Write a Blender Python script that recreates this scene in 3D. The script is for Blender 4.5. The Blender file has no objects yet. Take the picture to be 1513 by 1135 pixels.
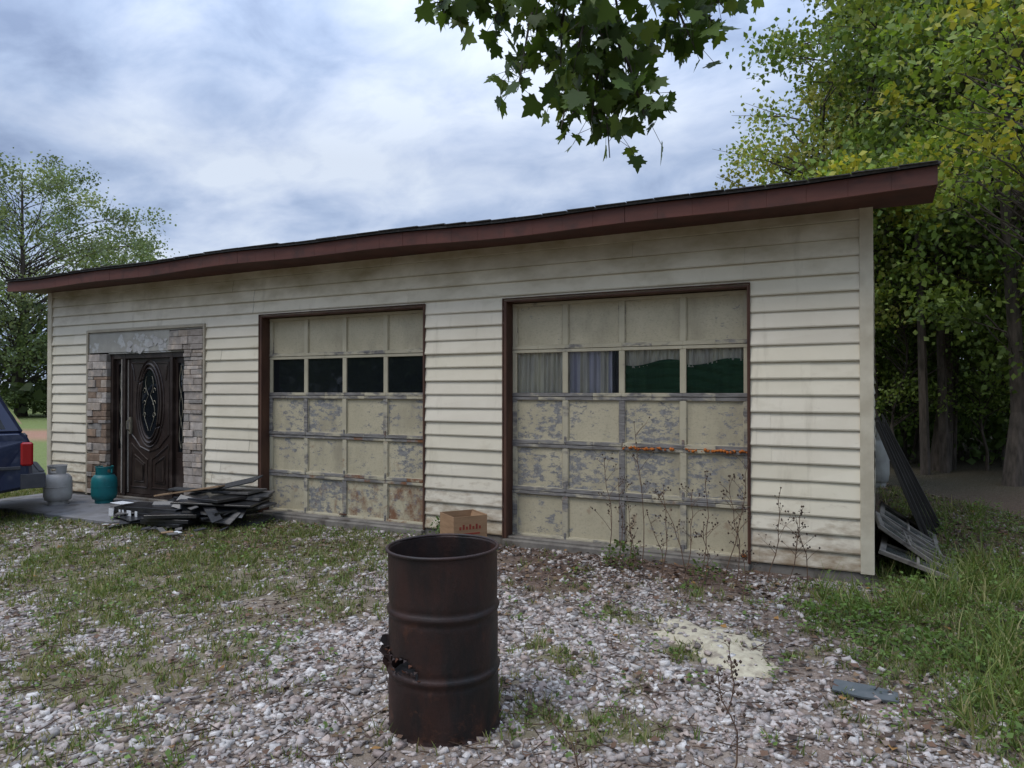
import bpy, math, random
import numpy as np
from mathutils import Vector, Matrix
random.seed(7); RNG=np.random.default_rng(7)
scene=bpy.context.scene
CY,SY=0.891,0.454          # site axes: rotated 27 deg from the garage wall
def S(r,f,z=0.0): return (CY*r-SY*f, SY*r+CY*f, z)
def smooth(e0,e1,x):
    t=np.clip((np.asarray(x,float)-e0)/(e1-e0),0,1); return t*t*(3-2*t)
def _h(ix,iy,seed):
    n=(ix.astype(np.int64)*374761393+iy.astype(np.int64)*668265263+seed*1442695)&0x7fffffff
    n=((n^(n>>13))*1274126177)&0x7fffffff
    return ((n^(n>>16))&0xffff)/65535.0
def vnoise(x,y,s=1.0,seed=0):
    x=np.asarray(x,float)*s;y=np.asarray(y,float)*s
    ix=np.floor(x);iy=np.floor(y);fx=x-ix;fy=y-iy
    fx=fx*fx*(3-2*fx);fy=fy*fy*(3-2*fy)
    a=_h(ix,iy,seed);b=_h(ix+1,iy,seed);c=_h(ix,iy+1,seed);d=_h(ix+1,iy+1,seed)
    return (a*(1-fx)+b*fx)*(1-fy)+(c*(1-fx)+d*fx)*fy
def fbm(x,y,s=1.0,seed=0):
    return (vnoise(x,y,s,seed)*.5+vnoise(x,y,s*2.1,seed+5)*.28+vnoise(x,y,s*4.7,seed+9)*.22)
def G(x,y):
    x=np.asarray(x,float);y=np.asarray(y,float)
    return -0.13+0.12*smooth(3.3,6.2,y)+0.035*(fbm(x,y,.9,3)-.5)*smooth(-60,0,-abs(x))
# ------------------------------------------------------------------ materials
def newmat(name):
    m=bpy.data.materials.new(name); m.use_nodes=True
    return m,m.node_tree,m.node_tree.nodes['Principled BSDF']
def N(nt,t,**k):
    n=nt.nodes.new(t)
    for a,b in k.items(): setattr(n,a,b)
    return n
def noise(nt,scale,detail=5,stretch=(1,1,1),rough=.6,coord='Object'):
    tc=N(nt,'ShaderNodeTexCoord'); mp=N(nt,'ShaderNodeMapping'); mp.inputs['Scale'].default_value=stretch
    nt.links.new(tc.outputs[coord],mp.inputs['Vector'])
    n=N(nt,'ShaderNodeTexNoise'); n.inputs['Scale'].default_value=scale; n.inputs['Detail'].default_value=detail; n.inputs['Roughness'].default_value=rough
    nt.links.new(mp.outputs[0],n.inputs['Vector']); return n.outputs['Fac']
def ramp(nt,src,a,b,ca=(0,0,0),cb=(1,1,1)):
    r=N(nt,'ShaderNodeValToRGB'); r.color_ramp.elements[0].position=a; r.color_ramp.elements[1].position=b
    r.color_ramp.elements[0].color=(*ca,1); r.color_ramp.elements[1].color=(*cb,1)
    nt.links.new(src,r.inputs[0]); return r.outputs[0]
def mix(nt,fac,a,b,mode='MIX'):
    n=N(nt,'ShaderNodeMix',data_type='RGBA',blend_type=mode)
    for idx,v in ((0,fac),(6,a),(7,b)):
        if isinstance(v,(int,float)): n.inputs[idx].default_value=v
        elif isinstance(v,tuple): n.inputs[idx].default_value=(*v,1) if len(v)==3 else v
        else: nt.links.new(v,n.inputs[idx])
    return n.outputs[2]
def attr(nt,name='Col'):
    a=N(nt,'ShaderNodeAttribute'); a.attribute_name=name; return a
def bump(nt,bs,src,strength,dist=.01):
    b=N(nt,'ShaderNodeBump'); b.inputs['Strength'].default_value=strength; b.inputs['Distance'].default_value=dist
    nt.links.new(src,b.inputs['Height']); nt.links.new(b.outputs[0],bs.inputs['Normal'])
def mat(name,c1,c2=None,scale=8,rough=.8,stretch=(1,1,1),col=False,bmp=0,metal=0,lo=.35,hi=.65,c3=None,s3=3,t3=(.55,.65),spec=.3,st3=(1,1,1)):
    m,nt,bs=newmat(name)
    if c2 is None: c2=tuple(v*.8 for v in c1)
    n=noise(nt,scale,7,stretch)
    c=ramp(nt,n,lo,hi,c1,c2)
    if c3: 
        n3=noise(nt,s3,8,st3); c=mix(nt,ramp(nt,n3,*t3),c,c3)
    if col: c=mix(nt,1.0,c,attr(nt).outputs['Color'],'MULTIPLY')
    nt.links.new(c,bs.inputs['Base Color'])
    bs.inputs['Roughness'].default_value=rough; bs.inputs['Metallic'].default_value=metal
    bs.inputs['Specular IOR Level'].default_value=spec
    if bmp: bump(nt,bs,n,bmp)
    return m
def leafmat(name,transl=.35,rough=.5):
    m,nt,bs=newmat(name)
    a=attr(nt).outputs['Color']
    nt.links.new(a,bs.inputs['Base Color']); bs.inputs['Roughness'].default_value=rough; bs.inputs['Specular IOR Level'].default_value=.25
    t=N(nt,'ShaderNodeBsdfTranslucent'); nt.links.new(mix(nt,1.0,a,(1.3,1.3,.6),'MULTIPLY'),t.inputs['Color'])
    ms=N(nt,'ShaderNodeMixShader'); ms.inputs[0].default_value=transl
    nt.links.new(bs.outputs[0],ms.inputs[1]); nt.links.new(t.outputs[0],ms.inputs[2])
    nt.links.new(ms.outputs[0],nt.nodes['Material Output'].inputs['Surface'])
    return m
# ------------------------------------------------------------------ mesh builders
def empty(name,loc=(0,0,0)):
    e=bpy.data.objects.new(name,None); e.location=loc; scene.collection.objects.link(e); e.empty_display_size=.2; return e
class MB:
    def __init__(s): s.v=[];s.f=[];s.m=[];s.c=[]
    def poly(s,pts,m=0,c=(1,1,1)):
        i=len(s.v); s.v+= [tuple(p) for p in pts]; s.c+=[c]*len(pts); s.f.append(tuple(range(i,i+len(pts)))); s.m.append(m)
    def mesh(s,vs,fs,m=0,c=(1,1,1)):
        i=len(s.v); s.v+=[tuple(p) for p in vs]; s.c+=[c]*len(vs)
        for f in fs: s.f.append(tuple(i+k for k in f)); s.m.append(m)
    def hexa(s,p,m=0,c=(1,1,1)):
        s.mesh(p,[(0,3,2,1),(4,5,6,7),(0,1,5,4),(1,2,6,5),(2,3,7,6),(3,0,4,7)],m,c)
    def box(s,x0,x1,y0,y1,z0,z1,m=0,c=(1,1,1)):
        s.hexa([(x0,y0,z0),(x1,y0,z0),(x1,y1,z0),(x0,y1,z0),(x0,y0,z1),(x1,y0,z1),(x1,y1,z1),(x0,y1,z1)],m,c)
    def obox(s,cen,size,rot,m=0,c=(1,1,1)):
        R=rot if isinstance(rot,Matrix) else Matrix.Rotation(rot,3,'Z')
        x,y,z=[a/2 for a in size]; cen=Vector(cen)
        s.hexa([cen+R@Vector(p) for p in [(-x,-y,-z),(x,-y,-z),(x,y,-z),(-x,y,-z),(-x,-y,z),(x,-y,z),(x,y,z),(-x,y,z)]],m,c)
    def tube(s,pts,rad,n=6,m=0,c=(1,1,1),cap=False):
        pts=[Vector(p) for p in pts]; vs=[];fs=[]
        for i,p in enumerate(pts):
            d=(pts[min(i+1,len(pts)-1)]-pts[max(i-1,0)])
            if d.length<1e-9: d=Vector((0,0,1))
            d.normalize(); up=Vector((0,0,1)) if abs(d.z)<.95 else Vector((1,0,0))
            a=d.cross(up).normalized(); b=d.cross(a)
            r=rad[i] if hasattr(rad,'__len__') else rad
            for k in range(n):
                t=2*math.pi*k/n; vs.append(p+a*(r*math.cos(t))+b*(r*math.sin(t)))
        for i in range(len(pts)-1):
            for k in range(n):
                fs.append((i*n+k,i*n+(k+1)%n,(i+1)*n+(k+1)%n,(i+1)*n+k))
        if cap: fs.append(tuple(range(n))); fs.append(tuple((len(pts)-1)*n+k for k in reversed(range(n))))
        s.mesh(vs,fs,m,c)
    def lathe(s,prof,cen=(0,0,0),n=32,m=0,c=(1,1,1)):
        vs=[];fs=[]
        for r,z in prof:
            for k in range(n):
                t=2*math.pi*k/n; vs.append((cen[0]+r*math.cos(t),cen[1]+r*math.sin(t),cen[2]+z))
        for i in range(len(prof)-1):
            for k in range(n): fs.append((i*n+k,i*n+(k+1)%n,(i+1)*n+(k+1)%n,(i+1)*n+k))
        s.mesh(vs,fs,m,c)
    def obj(s,name,mats,parent=None,sm=False,bevel=0):
        me=bpy.data.meshes.new(name); me.from_pydata(s.v,[],s.f)
        for m in mats: me.materials.append(m)
        me.polygons.foreach_set('material_index',s.m)
        ca=me.color_attributes.new(name='Col',type='FLOAT_COLOR',domain='POINT')
        c=np.ones((len(s.v),4)); c[:,:3]=np.array(s.c); ca.data.foreach_set('color',c.ravel())
        if sm: me.polygons.foreach_set('use_smooth',[True]*len(s.f))
        me.update(); o=bpy.data.objects.new(name,me); scene.collection.objects.link(o)
        if parent: o.parent=parent
        if bevel:
            b=o.modifiers.new('b','BEVEL'); b.width=bevel; b.segments=1; b.limit_method='ANGLE'
        return o
def cloud_mesh(name,tmpl,faces,pos,R,Sc,cols,material,jit=0):
    n=len(pos);k=len(tmpl);faces=np.array(faces);mf,q=faces.shape
    t=np.repeat(np.array(tmpl,float)[None],n,0)
    if jit: t=t+RNG.uniform(-jit,jit,t.shape)
    t=t*Sc[:,None,:]
    v=np.einsum('nij,nkj->nki',R,t)+pos[:,None,:]
    me=bpy.data.meshes.new(name); me.vertices.add(n*k); me.vertices.foreach_set('co',v.astype(np.float32).ravel())
    fl=(faces[None]+(np.arange(n)*k)[:,None,None]).reshape(-1)
    me.loops.add(len(fl)); me.loops.foreach_set('vertex_index',fl.astype(np.int32))
    me.polygons.add(n*mf); me.polygons.foreach_set('loop_start',(np.arange(n*mf)*q).astype(np.int32))
    me.polygons.foreach_set('loop_total',np.full(n*mf,q,np.int32))
    me.update(calc_edges=True)
    ca=me.color_attributes.new(name='Col',type='FLOAT_COLOR',domain='POINT')
    c=np.ones((n*k,4),np.float32); c[:,:3]=np.repeat(cols,k,0); ca.data.foreach_set('color',c.ravel())
    me.materials.append(material); return me
def link(name,me,parent=None):
    o=bpy.data.objects.new(name,me); scene.collection.objects.link(o)
    if parent: o.parent=parent
    return o
def rotm(n,tilt=math.pi,tmin=0):
    a=RNG.uniform(0,2*math.pi,n); b=RNG.uniform(tmin,tilt,n); c=RNG.uniform(0,2*math.pi,n)
    ca,sa,cb,sb,cc,sc=np.cos(a),np.sin(a),np.cos(b),np.sin(b),np.cos(c),np.sin(c)
    z=np.zeros(n);o=np.ones(n)
    A=np.stack([np.stack([ca,-sa,z],1),np.stack([sa,ca,z],1),np.stack([z,z,o],1)],1)
    B=np.stack([np.stack([o,z,z],1),np.stack([z,cb,-sb],1),np.stack([z,sb,cb],1)],1)
    C=np.stack([np.stack([cc,-sc,z],1),np.stack([sc,cc,z],1),np.stack([z,z,o],1)],1)
    return A@B@C
LEAF=[(0,0,0),(.34,.42,.07),(0,1,0),(-.34,.42,.07)]; LEAFF=[(0,1,2,3)]
CUBE=[(-.5,-.5,-.5),(.5,-.5,-.5),(.5,.5,-.5),(-.5,.5,-.5),(-.5,-.5,.5),(.5,-.5,.5),(.5,.5,.5),(-.5,.5,.5)]
CUBEF=[(0,3,2,1),(4,5,6,7),(0,1,5,4),(1,2,6,5),(2,3,7,6),(3,0,4,7)]
BLADE=[(-.05,0,0),(.05,0,0),(-.04,.12,.55),(.04,.12,.55),(-.006,.42,1),(.006,.42,1)]; BLADEF=[(0,1,3,2),(2,3,5,4)]
# ------------------------------------------------------------------ base materials
def siding_mat():
    m,nt,bs=newmat('cream_vinyl_siding')
    c=ramp(nt,noise(nt,1.6,6),.35,.65,(.73,.665,.525),(.66,.595,.46))
    c=mix(nt,ramp(nt,noise(nt,2.6,9,(2.5,2.5,.35),.65),.58,.90),c,(.44,.385,.28))
    tc=N(nt,'ShaderNodeTexCoord'); sp=N(nt,'ShaderNodeSeparateXYZ'); nt.links.new(tc.outputs['Object'],sp.inputs[0])
    mr=N(nt,'ShaderNodeMapRange'); nt.links.new(sp.outputs[2],mr.inputs[0]); mr.inputs[1].default_value=.08; mr.inputs[2].default_value=.75; mr.inputs[3].default_value=.32; mr.inputs[4].default_value=-.1
    ad=N(nt,'ShaderNodeMath',operation='ADD'); nt.links.new(mr.outputs[0],ad.inputs[0]); nt.links.new(noise(nt,7,8,(1,1,2.5)),ad.inputs[1])
    c=mix(nt,ramp(nt,ad.outputs[0],.55,.95),c,(.28,.20,.12))
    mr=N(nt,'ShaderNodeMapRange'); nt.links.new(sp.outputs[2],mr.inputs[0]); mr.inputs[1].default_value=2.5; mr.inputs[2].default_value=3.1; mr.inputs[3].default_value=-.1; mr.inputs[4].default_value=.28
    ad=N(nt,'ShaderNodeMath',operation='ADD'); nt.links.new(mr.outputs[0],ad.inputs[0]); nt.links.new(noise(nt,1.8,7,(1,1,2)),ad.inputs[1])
    c=mix(nt,ramp(nt,ad.outputs[0],.5,.9),c,(.38,.32,.20))  # browner towards the soffit: eave shade painted into the siding colour
    c=mix(nt,1.0,c,attr(nt).outputs['Color'],'MULTIPLY')
    nt.links.new(c,bs.inputs['Base Color']); bs.inputs['Roughness'].default_value=.5; bs.inputs['Specular IOR Level'].default_value=.35
    bump(nt,bs,noise(nt,120,3,(.2,1,1)),.08,.002); return m
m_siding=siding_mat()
m_trimcream=mat('cream_trim',(.60,.545,.42),(.46,.405,.30),5,.5)
m_fascia=mat('red_brown_fascia',(.125,.045,.033),(.085,.033,.025),3,.6,stretch=(.4,1,3),c3=(.05,.028,.023),s3=4,t3=(.52,.75))
m_soffit=mat('soffit_brown',(.10,.038,.03),(.06,.027,.022),4,.7)
m_shingle=mat('shingle_roof',(.045,.045,.045),(.09,.085,.08),40,.95,bmp=.5)
m_brown=mat('brown_trim',(.11,.055,.035),(.06,.03,.022),6,.6,stretch=(1,1,.3))
m_conc=mat('concrete',(.22,.20,.17),(.13,.115,.10),6,.9,bmp=.2,c3=(.09,.075,.06),s3=3)
m_black=mat('black_interior',(.01,.01,.01),(.015,.015,.015),3,.9)
def railmat():
    m,nt,bs=newmat('weathered_rail')
    n2=noise(nt,4,6); base=ramp(nt,n2,.3,.7,(.50,.45,.32),(.40,.355,.25))
    sep=N(nt,'ShaderNodeSeparateColor'); nt.links.new(attr(nt).outputs['Color'],sep.inputs[0])
    a=N(nt,'ShaderNodeMath',operation='MULTIPLY_ADD'); nt.links.new(sep.outputs[0],a.inputs[0]); a.inputs[1].default_value=.30; nt.links.new(noise(nt,5,9,(.6,1,1.2),.65),a.inputs[2])
    g=ramp(nt,noise(nt,22,5,(.3,1,3)),.35,.65,(.25,.235,.22),(.11,.10,.09))
    c=mix(nt,ramp(nt,a.outputs[0],.66,.76),base,g)
    a=N(nt,'ShaderNodeMath',operation='MULTIPLY_ADD'); nt.links.new(sep.outputs[1],a.inputs[0]); a.inputs[1].default_value=.28; nt.links.new(noise(nt,5,8,rough=.7),a.inputs[2])
    c=mix(nt,ramp(nt,a.outputs[0],.68,.80),c,(.20,.085,.035))
    nt.links.new(c,bs.inputs['Base Color']); bs.inputs['Roughness'].default_value=.75
    bump(nt,bs,noise(nt,60,4,(.3,1,3)),.3,.004); return m
m_rail=railmat()
m_bark=mat('bark',(.11,.09,.075),(.045,.038,.03),14,.9,stretch=(1,1,.25),bmp=.8)
m_leaf=leafmat('leaf',.35)
m_grass=leafmat('grass_blade',.3)
m_litter=leafmat('dead_leaf',.1,.8)
def doorpanel():
    m,nt,bs=newmat('peeling_door_paint')
    w=attr(nt).outputs['Color']; sep=N(nt,'ShaderNodeSeparateColor'); nt.links.new(w,sep.inputs[0])
    n1=noise(nt,10,9,(1,1,1.9),.76); nb=noise(nt,1.9,3)
    a0=N(nt,'ShaderNodeMath',operation='MULTIPLY_ADD'); nt.links.new(nb,a0.inputs[0]); a0.inputs[1].default_value=.45; nt.links.new(n1,a0.inputs[2])
    a=N(nt,'ShaderNodeMath',operation='MULTIPLY_ADD'); nt.links.new(sep.outputs[0],a.inputs[0]); a.inputs[1].default_value=.19; nt.links.new(a0.outputs[0],a.inputs[2])
    mask=ramp(nt,a.outputs[0],.875,.92)
    n2=noise(nt,3,6); base=ramp(nt,n2,.3,.7,(.51,.45,.31),(.41,.36,.24))
    base=mix(nt,ramp(nt,noise(nt,45,6,(1,1,1.5),.7),.5,.75),base,(.32,.28,.20))
    base=mix(nt,ramp(nt,noise(nt,2.4,8,(1.5,1,.6)),.50,.8),base,(.27,.235,.165))
    g=ramp(nt,noise(nt,30,5),.35,.65,(.265,.26,.25),(.145,.14,.135))
    c=mix(nt,mask,base,g)
    a2=N(nt,'ShaderNodeMath',operation='MULTIPLY_ADD'); nt.links.new(sep.outputs[1],a2.inputs[0]); a2.inputs[1].default_value=.30; nt.links.new(noise(nt,6,8,(1,1,.8),rough=.7),a2.inputs[2])
    c=mix(nt,ramp(nt,a2.outputs[0],.65,.83),c,(.19,.09,.045))
    nt.links.new(c,bs.inputs['Base Color']); bs.inputs['Roughness'].default_value=.6
    bump(nt,bs,n1,.3,.004); return m
m_panel=doorpanel()
# ------------------------------------------------------------------ world + sun
w=bpy.data.worlds.new('World'); scene.world=w; w.use_nodes=True; nt=w.node_tree
bg=nt.nodes['Background']; bg.inputs['Strength'].default_value=.1
sunv=Vector((-.26,-.46,.85)).normalized()
sky=N(nt,'ShaderNodeTexSky',sky_type='NISHITA'); sky.sun_disc=False
sky.sun_elevation=math.asin(sunv.z); sky.sun_rotation=math.atan2(sunv.x,sunv.y)
tc=N(nt,'ShaderNodeTexCoord'); sx=N(nt,'ShaderNodeSeparateXYZ'); nt.links.new(tc.outputs['Generated'],sx.inputs[0])
zz=N(nt,'ShaderNodeMath',operation='MAXIMUM'); nt.links.new(sx.outputs[2],zz.inputs[0]); zz.inputs[1].default_value=0
za=N(nt,'ShaderNodeMath',operation='ADD'); nt.links.new(zz.outputs[0],za.inputs[0]); za.inputs[1].default_value=.30
dv=N(nt,'ShaderNodeVectorMath',operation='DIVIDE'); nt.links.new(tc.outputs['Generated'],dv.inputs[0])
cb=N(nt,'ShaderNodeCombineXYZ'); [nt.links.new(za.outputs[0],cb.inputs[i]) for i in range(3)]
nt.links.new(cb.outputs[0],dv.inputs[1])
def wn(scale,det,off,dist=0.0,rot=.6,sc=(1,1,1),rg_=.5):
    mp=N(nt,'ShaderNodeMapping'); mp.inputs['Location'].default_value=off; mp.inputs['Rotation'].default_value=(0,0,rot); mp.inputs['Scale'].default_value=sc
    nt.links.new(dv.outputs[0],mp.inputs['Vector'])
    n=N(nt,'ShaderNodeTexNoise'); n.inputs['Scale'].default_value=scale; n.inputs['Detail'].default_value=det; n.inputs['Roughness'].default_value=rg_; n.inputs['Distortion'].default_value=dist
    nt.links.new(mp.outputs[0],n.inputs['Vector']); return n.outputs['Fac']
n1=wn(1.5,6,(3.1,1.7,0),.35,rg_=.48); n2=wn(4.2,6,(7,2,4),.3,.9,(1,1.3,1),.55)
mm=N(nt,'ShaderNodeMix',data_type='FLOAT'); mm.inputs[0].default_value=.42; nt.links.new(n1,mm.inputs[2]); nt.links.new(n2,mm.inputs[3])
cr=N(nt,'ShaderNodeValToRGB'); nt.links.new(mm.outputs[0],cr.inputs[0])
e=cr.color_ramp.elements; e[0].position=.38; e[0].color=(.27,.35,.53,1); e[1].position=.61; e[1].color=(.69,.77,.90,1)
x=cr.color_ramp.elements.new(.46); x.color=(.40,.50,.70,1)
x=cr.color_ramp.elements.new(.53); x.color=(.54,.63,.81,1)
gain=N(nt,'ShaderNodeMapRange'); nt.links.new(zz.outputs[0],gain.inputs[0]); gain.inputs[1].default_value=0.3; gain.inputs[2].default_value=1
gain.inputs[3].default_value=10.8; gain.inputs[4].default_value=29
vm=N(nt,'ShaderNodeVectorMath',operation='SCALE'); nt.links.new(cr.outputs[0],vm.inputs[0]); nt.links.new(gain.outputs[0],vm.inputs['Scale'])
mx=mix(nt,.92,sky.outputs[0],vm.outputs[0]); nt.links.new(mx,bg.inputs['Color'])
sl=bpy.data.lights.new('sun','SUN'); sl.energy=1.5; sl.angle=math.radians(22); sl.color=(1,.94,.86)
so=bpy.data.objects.new('sun',sl); scene.collection.objects.link(so); so.rotation_euler=(-sunv).to_track_quat('-Z','Y').to_euler(); so.location=(-10,-10,20)
# ------------------------------------------------------------------ camera
cam=bpy.data.cameras.new('camera'); co=bpy.data.objects.new('camera',cam); scene.collection.objects.link(co)
cam.lens=25.2; cam.sensor_width=36; cam.clip_end=2000; cam.clip_start=.05
co.location=(0,0,1.6); co.rotation_euler=(math.radians(90.55),0,math.radians(27)); scene.camera=co
scene.view_settings.view_transform='Standard'; scene.view_settings.look='None'; scene.view_settings.exposure=0
# ------------------------------------------------------------------ ground masks (site coordinates)
def to_site(x,y): return CY*x+SY*y, -SY*x+CY*y
def masks(x,y):
    r,f=to_site(x,y)
    n=fbm(x,y,1.1,11); n2=fbm(x,y,2.6,23)
    right=smooth(1.75,2.7,r+1.3*(n-.5)-.5*smooth(4.5,6.5,f))
    left=smooth(5.1,6.1,f+1.7*(n-.5))*smooth(-.5,-1.6,r+.8*(n2-.5))*(1-.8*smooth(9.0,7.8,f)*smooth(-4.4,-5.4,r)*smooth(6.0,6.6,f))
    left*=.50+.50*smooth(.42,.56,n2)
    left=np.maximum(left,.80*smooth(.41,.54,n)*smooth(-1.8,-2.5,r+.5*(n2-.5))*smooth(3.0,3.8,f))
    left=np.maximum(left,.55*smooth(.46,.58,n2)*smooth(-1.2,-2.0,r))
    patch=smooth(.55,.66,n2)*smooth(-.2,.3,r)*.85*smooth(6.2,5.0,f)+smooth(.6,.72,n2)*.35
    far=smooth(9.5,12,f)*smooth(4,0,r)
    grass=np.clip(np.maximum(np.maximum(right,left),np.maximum(patch,far)),0,1)
    litter=smooth(5.3,6.4,f+1.1*(n-.5))*smooth(-.9,.4,r)*smooth(3.2,2.2,r)*.9
    forest=smooth(3.2,3.9,r)*smooth(6.1,7.2,f+1.0*(n-.5))
    litter=np.maximum(litter,forest)
    litter=np.maximum(litter,.6*smooth(-6,-3,r)*smooth(6.9,7.6,f)*smooth(-1,-2,r)*smooth(.42,.55,n))
    litter=np.maximum(litter,.48*smooth(.2,1.0,r)*smooth(.45,.58,fbm(x,y,1.9,61)))
    litter=np.maximum(litter,.34*smooth(.50,.62,fbm(x,y,2.2,71)))
    dirt=smooth(.50,.60,fbm(x,y,1.5,83))*(.35+.35*smooth(-1,-2,r))
    grass=grass*(1-.75*litter*smooth(-1,0,r))*(1-.35*forest)
    gravel=np.clip(1-.9*grass-.75*litter-dirt,0,1)*smooth(10,9,f)
    return grass,litter,gravel,forest
m_ground,nt,bs=newmat('ground_soil')
c=mix(nt,1.0,attr(nt).outputs['Color'],ramp(nt,noise(nt,18,8,rough=.7),.3,.7,(.6,.6,.6),(1.4,1.38,1.35)),'MULTIPLY')
c=mix(nt,ramp(nt,noise(nt,90,3),.54,.64),c,mix(nt,.5,c,(.34,.30,.26)))
nt.links.new(c,bs.inputs['Base Color']); bs.inputs['Roughness'].default_value=.95; bs.inputs['Specular IOR Level'].default_value=.1
bump(nt,bs,noise(nt,60,6),.6,.02)
def axis(lo,hi,st,far):
    core=list(np.arange(lo,hi+1e-6,st)); a=[];d=st;p=lo
    while p>-far: d*=1.25; p-=d; a.append(p)
    b=[];d=st;p=core[-1]
    while p<far: d*=1.25; p+=d; b.append(p)
    return np.array(a[::-1]+core+b)
gx=axis(-14,7,.08,700); gy=axis(1.5,12,.08,700)
XX,YY=np.meshgrid(gx,gy); xf,yf=XX.ravel(),YY.ravel()
gr,li,gv,fo=masks(xf,yf); r_,f_=to_site(xf,yf)
base=np.array([.245,.20,.165]); cg=np.array([.15,.135,.075]); cl=np.array([.105,.066,.05])
col=base[None]*(1-np.clip(gr+li,0,1))[:,None]+cg[None]*gr[:,None]+cl[None]*np.clip(li,0,1)[:,None]
col/=np.maximum(1,(gr+li))[:,None]
farl=smooth(11,15,f_)*smooth(2,-4,r_)
col=col*(1-farl[:,None])+np.array([.15,.19,.06])[None]*farl[:,None]
wood=smooth(9.5,12.5,f_)*smooth(3,5,r_); col=col*(1-wood[:,None])+np.array([.055,.048,.030])[None]*wood[:,None]
clay=smooth(22,25,f_)*smooth(31,28,f_)*smooth(-8,-12,r_); col=col*(1-clay[:,None])+np.array([.32,.18,.12])[None]*clay[:,None]
nx,ny=len(gx),len(gy); idx=np.arange(nx*ny).reshape(ny,nx)
q=np.stack([idx[:-1,:-1],idx[:-1,1:],idx[1:,1:],idx[1:,:-1]],-1).reshape(-1)
me=bpy.data.meshes.new('ground'); me.vertices.add(nx*ny)
me.vertices.foreach_set('co',np.stack([xf,yf,G(xf,yf)],1).astype(np.float32).ravel())
me.loops.add(len(q)); me.loops.foreach_set('vertex_index',q.astype(np.int32)); npol=len(q)//4
me.polygons.add(npol); me.polygons.foreach_set('loop_start',(np.arange(npol)*4).astype(np.int32)); me.polygons.foreach_set('loop_total',np.full(npol,4,np.int32))
me.update(calc_edges=True)
ca=me.color_attributes.new(name='Col',type='FLOAT_COLOR',domain='POINT'); cc=np.ones((nx*ny,4)); cc[:,:3]=col; ca.data.foreach_set('color',cc.ravel())
me.polygons.foreach_set('use_smooth',[True]*npol); me.materials.append(m_ground); link('ground',me)
def scatter(n,f0,f1,spread=.80,power=1.0,rmin=-9,rmax=6.5):
    f=np.sqrt(RNG.uniform(f0**2,f1**2,n)) if power==1 else RNG.uniform(f0,f1,n)
    r=RNG.uniform(-1,1,n)*f*spread
    x=CY*r-SY*f; y=SY*r+CY*f
    ok=(r>rmin)&(r<rmax)&~((y>6.62)&(y<14)&(x<.03)&(x>-11.6))&~((x<-7.98)&(x>-11.3)&(y>5.5))
    ok&=((x+2.04)**2+(y-3.22)**2)>.29**2
    return x[ok],y[ok]
# gravel
m_grav,nt,bs=newmat('gravel_stone')
c=mix(nt,1.0,attr(nt).outputs['Color'],ramp(nt,noise(nt,60,4),.3,.7,(.72,.70,.68),(1.1,1.1,1.1)),'MULTIPLY'); nt.links.new(c,bs.inputs['Base Color']); bs.inputs['Roughness'].default_value=.85
pal=np.array([[.51,.465,.435],[.43,.375,.345],[.60,.57,.54],[.35,.28,.25],[.28,.255,.24],[.43,.35,.30],[.19,.155,.135]])
x,y=scatter(225000,2.6,9.6)
g=masks(x,y)[2]; dens=.05+.95*g; dens*=.35+.65*smooth(.35,.55,fbm(x,y,1.7,77))
k=RNG.uniform(0,1,len(x))<dens; x,y=x[k],y[k]; n=len(x)
sz=RNG.lognormal(math.log(.0165),.43,n).clip(.007,.044)
sc=np.stack([sz*RNG.uniform(.8,1.5,n),sz*RNG.uniform(.7,1.1,n),sz*RNG.uniform(.35,.7,n)],1)
cols=pal[RNG.choice(7,n,p=[.23,.2,.14,.13,.12,.11,.07])]*RNG.uniform(.7,1.15,(n,1))
pos=np.stack([x,y,G(x,y)+sz*.16],1)
me=cloud_mesh('gravel',CUBE,CUBEF,pos,rotm(n,.6),sc,cols,m_grav,.26); link('gravel',me)
print('gravel',n)
x,y=scatter(66000,2.6,14,.85)
g=masks(x,y); d=.04+.75*g[1]; k=RNG.uniform(0,1,len(x))<d; x,y=x[k],y[k]; n=len(x)
sz=RNG.uniform(.02,.062,n); lp=np.array([[.15,.09,.06],[.10,.065,.05],[.21,.14,.085],[.07,.05,.04],[.28,.15,.05],[.22,.165,.13]])
cols=lp[RNG.choice(6,n,p=[.26,.26,.15,.18,.02,.13])]*RNG.uniform(.7,1.2,(n,1))
me=cloud_mesh('leaf_litter',LEAF,LEAFF,np.stack([x,y,G(x,y)+.008+RNG.uniform(0,.02,n)],1),rotm(n,.5),np.stack([sz*1.3,sz,sz*2],1),cols,m_litter,.06); link('leaf_litter',me)
x,y=scatter(3400,2.6,10); n=len(x); sz=RNG.uniform(.04,.18,n)
me=cloud_mesh('twigs',CUBE,CUBEF,np.stack([x,y,G(x,y)+.02],1),rotm(n,.12),np.stack([sz,np.full(n,.004),np.full(n,.004)],1),np.tile([.10,.065,.045],(n,1))*RNG.uniform(.5,1.6,(n,1)),m_litter); link('twigs',me)
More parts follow.
